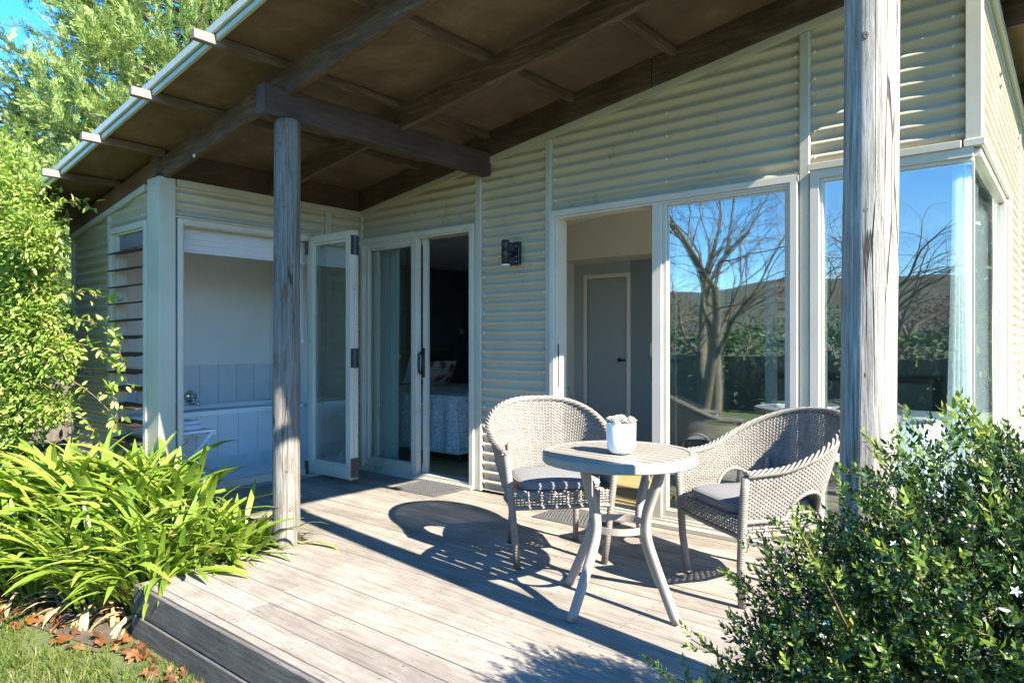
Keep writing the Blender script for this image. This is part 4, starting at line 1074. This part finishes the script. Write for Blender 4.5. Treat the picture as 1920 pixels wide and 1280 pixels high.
clumps = [(-3.90, -2.50, 1, 'at the corner of the deck'), (-3.88, -2.14, .92, 'against the deck edge beside the shaded post'), (-4.02, -1.93, .85, 'behind the shaded post'), (-4.25, -2.68, 1, 'at the lawn edge, nearest the deck corner'),
    (-4.35, -2.24, 1.15, 'in the middle of the bed'), (-4.70, -2.85, 1, 'at the lawn edge, below the white corner trim'), (-4.78, -2.42, 1.32, 'between lawn edge and house corner'), (-4.75, -2.08, 1.32, 'close to the house corner'),
    (-5.20, -2.95, 1, 'at the lawn edge, below the louvre window'), (-5.25, -2.55, 1.32, 'left of the louvre window'), (-5.30, -2.20, 1.32, 'right under the louvre blades'), (-5.75, -2.75, 1.1, 'at the left edge of the picture'),
    (-5.85, -2.30, 1.15, 'under the climbing vine'), (-6.4, -2.5, 1.15, 'far left under the vine'), (-5.6, -3.15, 1, 'lowest at the left edge of the picture'), (-6.3, -2.95, 1, 'outermost on the left')]
for ci, (cx, cy, sc_, where) in enumerate(clumps):
    t = thing('agapanthus', 'agapanthus clump of green strap leaves '+where, 'plant', (cx, cy, GZ), random.uniform(0, 6), 'agapanthus clumps beside the deck')
    N = 250 if ci < 11 else 150
    for k in range(N):
        me = random.choice(straps); o = bpy.data.objects.new('leaf', me); COL.objects.link(o); o.parent = t
        a = random.uniform(0, 6.283); r = random.uniform(0, .17); wa = a+t.rotation_euler.z
        if cy > -2.3 and math.sin(wa) > .15: a += math.pi*random.uniform(.7, 1.3)
        s2 = sc_*random.uniform(.75, 1.12)
        o.location = (r*math.cos(a), r*math.sin(a), random.uniform(-.01, .05)); o.rotation_euler = (random.uniform(-.35, .35), random.uniform(-.3, .35), a+random.uniform(-.5, .5)); o.scale = (s2, s2, s2)
    if ci in (0, 1, 3, 5, 8, 14):
        for k in range(34):
            me = random.choice(deads); o = bpy.data.objects.new('withered_leaf', me); COL.objects.link(o); o.parent = t
            a = random.uniform(0, 6.283); o.location = (.12*math.cos(a), .12*math.sin(a), .0); o.rotation_euler = (random.uniform(-.3, .3), random.uniform(.3, .9), a)

# ------------------------------------------------------------------ lawn grass and fallen leaves
N = 52000
px = rng.uniform(-6.4, -1.2, N); py = rng.uniform(-4.6, -2.72, N)
keep = (py < -2.75) & ~((px > -1.9) & (py > -2.74))
# soil shows near the planting
edge = -2.98+.10*np.sin(px*5)-.06*(px+4)
keep &= ~((py > edge) & (px < -3.3) & (rng.uniform(0, 1, N) < .85))
bare = np.sin(px*7.1+1)*np.sin(py*8.3+px*2); keep &= ~((bare > .55) & (rng.uniform(0, 1, N) < .55))
px, py = px[keep], py[keep]; N = len(px)
dirs = np.stack([rng.normal(0, .45, N), rng.normal(0, .45, N), np.ones(N)], 1)
BLV = [(0, .05, 0), (0, -.05, 0), (.55, .045, .05), (.55, -.045, .05), (1, 0, .22)]; BLF = [(0, 1, 3, 2), (2, 3, 4)]
o = scatter('grass', BLV, BLF, np.stack([px, py, np.full(N, GZ-.002)], 1), frames(dirs, ups=rng.normal(size=(N, 3)), scale=rng.uniform(.025, .055, N)), 'grass_blade')
tag(o, 'short green grass on the lawn in front of the deck', 'grass', kind='stuff')
def maple():
    vs = [(0, 0, 0)]; R_ = [1, .45, .8, .4, .95, .4, .8, .45]; n = 16
    prof = [1, .62, .38, .66, .9, .55, .36, .58, .5, .30, .5, .58, .36, .66, .9, .6]
    for k in range(n):
        a = 2*math.pi*k/n; r = prof[k]; vs.append((r*math.cos(a), r*math.sin(a)*.9, .16*math.sin(a*2+1)+.12*r))
    return vs, [(0, 1+k, 1+(k+1) % n) for k in range(n)]
mv, mf = maple(); mlm = [mesh('leaf', [(x*(1-.12*q*q*abs(y)), y*(1-.1*abs(q)), z*q+.25*x*y+.35*q*y*y) for x, y, z in mv], mf) for q in (1, -1, 1.8, -1.6)]
for q in mlm: q.materials.append(M['dry_leaf'])
def fallen(x, y, z, s, w):
    o = bpy.data.objects.new('fallen_leaf', random.choice(mlm)); COL.objects.link(o); o.location = (x, y, z); o.scale = (s, s, s*.9); o.rotation_euler = (random.uniform(-.9, .9), random.uniform(-.9, .9), random.uniform(0, 6.3))
    tag(o, w, 'leaf', 'fallen autumn leaves on the lawn')
for k in range(90):
    w = 'dry brown maple leaf caught against the foot of the deck fascia' if k < 45 else 'dry brown maple leaf under the front edge of the agapanthus' if k < 90 else 'dry orange maple leaf lying out on the open grass'
    if k < 45: x = random.uniform(-3.75, -2.4); y = DY0-.06-random.uniform(0, .10)
    elif k < 90: x = random.uniform(-4.9, -3.6); y = -2.86-.12*(-3.6-x)-random.uniform(0, .16)
    else: x = random.uniform(-4.6, -2.4); y = random.uniform(-3.6, -2.85)
    fallen(x, y, GZ+.03, random.uniform(.03, .055), w)
m = MB(); so_ = link('garden_bed', mesh('garden_bed', [(-7.5, -3.05, GZ+.006), (-5, -3.2, GZ+.006), (-3.67, -2.9, GZ+.006), (-3.67, -1.9, GZ+.006), (-7.5, -1.9, GZ+.006)], [(0, 1, 2, 3, 4)]), 'soil'); tag(so_, kind='structure')

# ------------------------------------------------------------------ climbing vine at the left
def blob_points(N, blobs, shell=.55):
    b_ = np.array(blobs, float); w = (b_[:, 3]*b_[:, 4]*b_[:, 5])**(2/3); idx = rng.choice(len(b_), N, p=w/w.sum())
    d = rng.normal(size=(N, 3)); d /= np.linalg.norm(d, axis=1)[:, None]
    r = 1-rng.uniform(0, 1, N)**1.6*shell; lump = 1+.16*np.sin(d[:, 0]*6+idx)*np.sin(d[:, 2]*7+idx*2)+.1*np.sin(d[:, 1]*13+idx)
    return b_[idx, :3]+d*b_[idx, 3:]*(r*lump)[:, None], d
vb = [(-7.3, -2.35, 2.35, .80, .30, .50), (-6.75, -2.45, 2.25, .55, .28, .38), (-6.35, -2.50, 2.02, .36, .20, .28), (-6.0, -2.52, 1.98, .22, .16, .20), (-7.6, -2.5, 1.7, .9, .3, .7), (-6.75, -2.45, 1.65, .55, .22, .55), (-6.35, -2.45, 1.30, .42, .18, .38),
      (-7.3, -2.5, .9, .9, .3, .6), (-6.55, -2.5, .75, .50, .2, .34), (-6.9, -2.5, 1.2, .6, .2, .5), (-6.02, -2.35, 1.10, .24, .14, .18), (-6.1, -2.38, .72, .24, .14, .16), (-8.3, -2.2, 2.0, .8, .4, 1.2), (-6.3, -2.48, 1.70, .26, .16, .3), (-7.9, -2.3, 2.75, .6, .3, .35), (-7.2, -2.6, .45, .8, .2, .35)]
vine = thing('climbing_vine', 'bright yellow-green climbing vine covering the left corner of the house', 'vine', (-7.0, -2.4, GZ))
def vtx(p): return np.asarray(p)-np.array([-7.0, -2.4, GZ])
P, D = blob_points(56000, vb); D2 = D*.6+rng.normal(0, .6, P.shape)+np.array([.25, -.35, -.15])
o = scatter('foliage', LEAFV, LEAFF, vtx(P), frames(D2, twist=rng.uniform(-1, 1, len(P)), scale=rng.uniform(.028, .068, len(P))), 'vine_leaf', vine); o['kind'] = 'stuff'
m = MB(); TL = []; TD = []
random.seed(5)
tendrils = [((-6.3, -2.35, 1.5), (-5.72, -2.1, 1.52)), ((-6.2, -2.4, 1.3), (-5.66, -2.1, 1.28)), ((-6.1, -2.35, 1.15), (-5.70, -2.08, 1.05)), ((-6.2, -2.4, 1.0), (-5.62, -2.12, .62)), ((-6.2, -2.4, .8), (-5.8, -2.2, .50)), ((-6.4, -2.4, 1.9), (-6.0, -2.4, 1.75)),
            ((-6.3, -2.4, 2.1), (-5.78, -2.25, 2.25)), ((-6.9, -2.4, 2.6), (-6.6, -2.4, 2.85)), ((-5.66, -2.1, 1.3), (-5.6, -2.05, .9)), ((-5.62, -2.1, .9), (-5.66, -2.1, .55)), ((-7.4, -2.4, 2.7), (-7.2, -2.3, 3.1)), ((-7.8, -2.4, 2.7), (-7.7, -2.3, 3.15))]
for a, b_ in tendrils:
    a = np.array(a); b_ = np.array(b_); pts = []
    for i in range(9):
        t = i/8; pts.append(a+(b_-a)*t+np.array([0, -.03*math.sin(t*5), .10*math.sin(t*math.pi)]))
        if i > 0:
            for q in range(5): TL.append(pts[-1]+rng.normal(0, .02, 3)); TD.append((b_-a)*.5+rng.normal(0, .5, 3))
    m.tube([vtx(p) for p in pts], [.005-.0004*i for i in range(9)], 5)
m.tube([vtx(p) for p in ((-6.95, -2.3, GZ), (-6.9, -2.35, .4), (-6.95, -2.3, 1.2), (-6.85, -2.35, 2.0))], [.035, .03, .025, .02], 8); m.tube([vtx(p) for p in ((-7.15, -2.3, GZ), (-7.2, -2.35, .8), (-7.05, -2.3, 1.6))], [.03, .024, .018], 8)
m.build('stem', 'twig_bark', vine, True)
o = scatter('tendril_foliage', LEAFV, LEAFF, vtx(TL), frames(TD, twist=rng.uniform(-1, 1, len(TL)), scale=rng.uniform(.05, .085, len(TL))), 'vine_leaf', vine); o['kind'] = 'stuff'

# ------------------------------------------------------------------ flowering bush at the right
bush = thing('flowering_bush', 'dense dark green bush with tiny white star flowers at the front right', 'bush', (-.02, -2.52, GZ))
B0 = np.array([-.02, -2.52, GZ])
bb = [(-.02, -2.50, .55, .52, .42, .50), (-.28, -2.36, .50, .34, .30, .34), (-.36, -2.55, .30, .30, .26, .36), (.22, -2.35, .60, .40, .34, .44), (.1, -2.75, .45, .42, .25, .42), (.5, -2.3, .6, .4, .4, .5), (-.30, -2.70, .18, .30, .2, .35), (.0, -2.45, .1, .5, .4, .4), (-.40, -2.40, .38, .26, .24, .34), (-.18, -2.24, .64, .30, .24, .32), (-.46, -2.58, .10, .24, .2, .34), (.05, -2.22, .74, .32, .26, .26)]
random.seed(9)
P, D = blob_points(16500, bb, .42)
# each point a short shoot carrying whorled leaves
SV = []; SF = []
for k in range(9):
    a = k*2.4; h = .12+.88*k/8; el = R(22+38*k/8); L = .50-.018*k
    dv = Vector((math.sin(el), math.cos(a)*math.cos(el), math.sin(a)*math.cos(el))); side = dv.cross(Vector((1, 0, 0))).normalized(); b0 = Vector((h, 0, 0)); n = len(SV); nn = dv.cross(side)
    SV += [b0, b0+dv*L*.45+side*L*.25+nn*.02, b0+dv*L*.5-nn*.03*L, b0+dv*L*.45-side*L*.25+nn*.02, b0+dv*L-nn*.06]
    SF += [(n, n+2, n+1), (n, n+3, n+2), (n+1, n+2, n+4), (n+2, n+3, n+4)]
n = len(SV); SV += [Vector((0, .012, 0)), Vector((0, -.006, .01)), Vector((0, -.006, -.01)), Vector((1, 0, 0))]; SF += [(n, n+1, n+3), (n+1, n+2, n+3), (n+2, n, n+3)]
SVn = np.array([tuple(v) for v in SV])
dd = D+rng.normal(0, .45, P.shape)+np.array([0, 0, .55])
o = scatter('foliage', SVn, SF, P-B0, frames(dd, twist=rng.uniform(0, 6, len(P)), scale=rng.uniform(.028, .049, len(P))), 'bush_leaf', bush); o['kind'] = 'stuff'
P2, D2 = blob_points(1800, bb, .06); up = D2[:, 2] > -.1; P2, D2 = P2[up], D2[up]
o = scatter('young_foliage', SVn, SF, P2+D2*.03-B0, frames(D2*.6+np.array([0, 0, .8])+rng.normal(0, .25, P2.shape), twist=rng.uniform(0, 6, len(P2)), scale=rng.uniform(.034, .054, len(P2))), 'bush_tip_leaf', bush); o['kind'] = 'stuff'
# longer shoots standing out of the outline
m = MB(); SP = []; SD = []
sh = [(-.52, -1.30-1.0)]
for k in range(30):
    i = random.randrange(len(P2)); p = P2[i]; d = np.array(D2[i])*.55+np.array([0, 0, .75])+rng.normal(0, .2, 3); d /= np.linalg.norm(d); L = random.uniform(.05, .12)
    m.tube([p-B0-d*.1, p-B0+d*L], [.0028, .0015], 4)
    for q in range(4): SP.append(p+d*L*(q/4+.1)); SD.append(d+rng.normal(0, .12, 3))
for (a, b_) in [((-.35, -2.6, .35), (-.72, -2.62, .50)), ((-.4, -2.6, .3), (-.78, -2.66, .42)), ((-.4, -2.6, .25), (-.80, -2.72, .28)), ((-.4, -2.65, .15), (-.76, -2.8, .2)), ((-.38, -2.5, .4), (-.62, -2.4, .68)), ((-.2, -2.3, .7), (-.42, -2.22, .95)),
                ((.15, -2.2, .9), (.13, -2.15, 1.10)), ((.0, -2.2, .85), (-.05, -2.12, 1.02)), ((-.45, -2.5, .5), (-.66, -2.5, .62)), ((-.1, -2.3, .9), (-.2, -2.2, 1.06))]:
    a = np.array(a); b_ = np.array(b_); m.tube([a-B0, (a+b_)/2+np.array([0, 0, .02])-B0, b_-B0], [.004, .003, .0015], 4); d = b_-a
    for q in range(14): SP.append(a+d*(.2+.8*q/13)+rng.normal(0, .006, 3)); SD.append(d/np.linalg.norm(d)+rng.normal(0, .35, 3)+np.array([0, 0, .3]))
# inner woody frame
for k in range(60):
    p = P[random.randrange(len(P))]; m.tube([(random.uniform(-.05, .05), random.uniform(-.05, .05), .0), tuple((p-B0)*.5+np.array([0, 0, .05])), tuple((p-B0)*.95)], [.012, .006, .002], 4)
m.build('twig', 'twig_bark', bush, True)
o = scatter('shoot_foliage', SVn, SF, np.array(SP)-B0, frames(SD, twist=rng.uniform(0, 6, len(SP)), scale=rng.uniform(.035, .05, len(SP))), 'bush_tip_leaf', bush); o['kind'] = 'stuff'
FV = []; FF = []
for k in range(5):
    a = k*2*math.pi/5; c, s_ = math.cos(a), math.sin(a); n = len(FV); FV += [(0, 0, 0), (.1, .5*c-.22*s_, .5*s_+.22*c), (.12, c, s_), (.1, .5*c+.22*s_, .5*s_-.22*c)]; FF += [(n, n+1, n+2, n+3)]
P3, D3 = blob_points(800, bb, .02); f = (D3[:, 1] < .1); P3, D3 = P3[f][:60], D3[f][:60]
fm = mesh('flower', FV, FF); fm.materials.append(M['petal_white'])
for p, d in zip(P3, D3):
    o = bpy.data.objects.new('flower', fm); COL.objects.link(o); o.parent = bush; o.location = p-B0+d*.045; o.rotation_euler = Vector((d[0], d[1]-.4, d[2]+.2)).to_track_quat('X', 'Z').to_euler(); o.scale = (.0085,)*3
P4, D4 = blob_points(500, bb, .03); ico = [(1, 0, 0), (-1, 0, 0), (0, 1, 0), (0, -1, 0), (0, 0, 1), (0, 0, -1)]; icf = [(0, 2, 4), (2, 1, 4), (1, 3, 4), (3, 0, 4), (2, 0, 5), (1, 2, 5), (3, 1, 5), (0, 3, 5)]
o = scatter('bud', ico, icf, P4-B0+D4*.04, frames(D4, scale=rng.uniform(.0025, .0045, len(P4))), 'bud_orange', bush, True); o['kind'] = 'stuff'

# ------------------------------------------------------------------ conifers behind the house
FRV = []; FRF = []
def frond():
    def blade(p, d, L, w):
        s_ = Vector((0, 0, 1)).cross(d).normalized(); n = len(FRV); FRV.extend([p-s_*w*.3, p+d*L*.45+s_*w, p+d*L, p+d*L*.45-s_*w]); FRF.append((n, n+3, n+2, n+1))
    blade(Vector((0, 0, 0)), Vector((1, 0, 0)), 1.0, .022)
    for k in range(7):
        x = .06+k*.13
        for sg in (1, -1):
            an = R(random.uniform(28, 46)); d = Vector((math.cos(an), sg*math.sin(an), random.uniform(-.35, .35))).normalized(); L = .44*(1-.09*k)*random.uniform(.8, 1.2); p = Vector((x, 0, 0)); blade(p, d, L, .031)
            if k < 4: blade(p+d*L*.4, Vector((d.x+.8, d.y*.2, random.uniform(-.3, .3))).normalized(), L*.5, .027)
frond(); FRn = np.array([tuple(v) for v in FRV])
def conifer(cx, cy, H, Rb, N, lab, rmin=.35):
    t = thing('conifer_tree', lab, 'tree', (cx, cy, GZ), 0, 'tall feathery conifers behind the house'); L = []; D = []; Sz = []; m = MB()
    m.tube([(0, 0, 0), (.1, 0, H*.5), (0, 0, H*.97)], [.32, .2, .03], 10); m.build('trunk', 'bark', t, True); m = MB()
    nb = 260
    for b_ in range(nb):
        z = H*(b_/nb)**.95; a = b_*2.39996+random.uniform(-.3, .3); rad = Rb*(1-(z/H)**1.5)**.8*random.uniform(.72, 1.12)
        el = random.uniform(.1, .55); tip = Vector((math.cos(a)*rad, math.sin(a)*rad, z+rad*el*.6)); base = Vector((0, 0, z))
        m.tube([base, (base+tip)/2+Vector((0, 0, -.1)), tip], [.05, .03, .01], 4)
        n = int(N/nb*max(.3, rad/Rb*1.3)); away = (tip.x*cx+tip.y*(cy+4.17))/(math.hypot(cx, cy+4.17)*max(rad, .1)); n = int(n*(.3 if away > .35 else 1))
        # each branch ends in several feathery plumes, each plume a run of sprays pointing the same way
        for pl_ in range(max(1, n//7)):
            u = random.uniform(rmin, 1)**.7; p0 = base.lerp(tip, u)+Vector((random.gauss(0, .30), random.gauss(0, .30), random.gauss(0, .25)))*(.6+.5*u)
            dv = (Vector((math.cos(a), math.sin(a), 0))*.9+Vector((random.gauss(0, .35), random.gauss(0, .35), random.uniform(.1, .9)))).normalized()
            for q in range(7):
                p = p0+dv*(q*.085)+Vector((random.gauss(0, .035), random.gauss(0, .035), random.gauss(0, .035))); L.append(p)
                D.append(dv+Vector((random.gauss(0, .38), random.gauss(0, .38), random.gauss(0, .3)))); Sz.append(random.uniform(.30, .44)*(1-.05*q))
    m.build('branch', 'bark', t, True); L = np.array(L); D = np.array(D)
    o = scatter('crown', FRn, FRF, L, frames(D, twist=rng.uniform(-1.2, 1.2, len(L)), scale=np.array(Sz)), 'conifer_leaf', t); o['kind'] = 'stuff'
random.seed(4)
conifer(-14.1, 2.6, 14.5, 4.2, 46000, 'tall bright feathery conifer rising behind the roof edge')
conifer(-18.4, .6, 7.4, 3.1, 12000, 'shorter conifer at the far left of the picture, beside the tall one')
conifer(-17.6, 4.9, 15.5, 5.0, 17000, 'darker conifer directly behind the tall bright one')
# background hedge at the left
def hedge(name, x0, x1, y0, y1, h, N, lab, size=.09, mat='hedge_leaf', group=None):
    t = thing(name, lab, 'hedge', ((x0+x1)/2, (y0+y1)/2, GZ), 0, group); ox, oy = (x0+x1)/2, (y0+y1)/2
    box('core', x0-ox+.35, x1-ox-.35, y0-oy+.35, y1-oy-.35, 0, h-.4, 'bark', t, 0)
    a = rng.uniform(0, 1, N); L = np.stack([rng.uniform(x0-ox, x1-ox, N), rng.uniform(y0-oy, y1-oy, N), rng.uniform(0, h, N)], 1)
    f = rng.integers(0, 5, N); L[f == 0, 0] = x0-ox; L[f == 1, 0] = x1-ox; L[f == 2, 1] = y0-oy; L[f == 3, 1] = y1-oy; L[f == 4, 2] = h
    L += rng.normal(0, .07, L.shape)+.08*np.sin(L*3.1)[:, [1, 2, 0]]; D = rng.normal(0, 1, L.shape)
    o = scatter('foliage', LEAFV, LEAFF, L, frames(D, twist=rng.uniform(0, 6, N), scale=rng.uniform(.6, 1.2, N)*size), mat, t); o['kind'] = 'stuff'
hedge('hedge', -12.5, -10.5, -7, 4, 2.0, 9000, 'dark hedge far behind the vine on the left', .12)
# ------------------------------------------------------------------ garden in front (seen in the glass)
hedge('hedge', -18, 5.5, -11.5, -10.3, 1.55, 19000, 'long dark clipped hedge across the garden, mirrored in the glass doors', .17)
def bare_tree(x, y, H, seed, lab, spread=.5, droop=.0):
    random.seed(seed); t = thing('bare_willow', lab, 'tree', (x, y, GZ), 0, 'bare winter willows in the garden'); thick = MB(); thin = MB()
    def grow(p, d, L, r, lev):
        n = 5; pts = [p]; q = p.copy(); dd = d.copy()
        for i in range(n):
            dd = (dd+Vector((random.gauss(0, .16), random.gauss(0, .16), random.gauss(.03 if lev < 3 else -.05-droop, .12)))).normalized(); q = q+dd*(L/n); pts.append(q.copy())
        rr = [r*(1-.45*i/n) for i in range(n+1)]; (thick if lev < 3 else thin).tube(pts, rr, 7 if lev < 3 else 3, cap=False)
        if lev >= 6: return
        nb = (4, 4, 4, 4, 3, 2)[lev]
        for k in range(nb):
            i = random.randint(1 if lev else 2, n) if k else n; ax = Vector((random.gauss(0, 1), random.gauss(0, 1), random.gauss(0, .4))).normalized()
            nd = (dd+ax*(spread+.1*random.random())).normalized(); grow(pts[i], nd, L*random.uniform(.58, .8), rr[i]*(.78 if k == 0 else .52), lev+1)
    for a in range(3): 
        an = a*2.1+seed; grow(Vector((.15*math.cos(an), .15*math.sin(an), 0)), Vector((.28*math.cos(an), .28*math.sin(an), 1)).normalized(), H*.30, .13, 0 if a == 0 else 1)
    thick.build('trunk', 'willow_bark', t, True); o = thin.build('twigs', 'twig_bark', t, True); o['kind'] = 'stuff'
bare_tree(-6.0, -9.6, 9.0, 2, 'bare willow with leaning limbs in the garden, mirrored in the glass doors', .55)
bare_tree(-9.0, -9.2, 8.0, 6, 'second bare willow further along the hedge', .6)
bare_tree(-3.9, -14.0, 7.5, 8, 'bare drooping willow beyond the hedge, mirrored in the corner window', .55, .08)
def bushy(x, y, rx, ry, h, N, lab, mat, grp):
    t = thing('shrub', lab, 'shrub', (x, y, GZ), 0, grp); P, D = blob_points(N, [(0, 0, h*.5, rx, ry, h*.5), (rx*.4, ry*.3, h*.6, rx*.7, ry*.7, h*.45), (-rx*.4, 0, h*.45, rx*.7, ry*.7, h*.45)], .5)
    o = scatter('foliage', LEAFV, LEAFF, P, frames(D+rng.normal(0, .6, P.shape), twist=rng.uniform(0, 6, N), scale=rng.uniform(.1, .2, N)), mat, t); o['kind'] = 'stuff'
    m = MB(); m.tube([(0, 0, 0), (0, 0, h*.5)], [.08, .03], 6); m.build('stem', 'bark', t)
for i, (x, y, rx, ry, h) in enumerate([(-14, -22, 3, 2, 3.2), (-8.5, -24, 3.4, 2, 2.6), (-3, -25, 3, 2, 3.3), (2.5, -23, 3, 2, 3.0), (-19, -20, 3, 2, 3.6)]):
    bushy(x, y, rx, ry, h, 3500, ('brown shrub beyond the hedge, second from the left', 'low shrub beyond the hedge, in the middle', 'tall shrub beyond the hedge behind the drooping willow', 'rightmost shrub beyond the hedge', 'leftmost tall shrub beyond the hedge')[i], 'hedge_leaf' if i % 2 else 'scrub_leaf', 'shrubs beyond the hedge')

hedge('hedge', -.35, 8.0, 13, 15, 6.5, 9000, 'tall hedge added out of view to keep bright sky from the side window glass', .2)  # added out of view; blocks the bright sky mirrored in the side glass
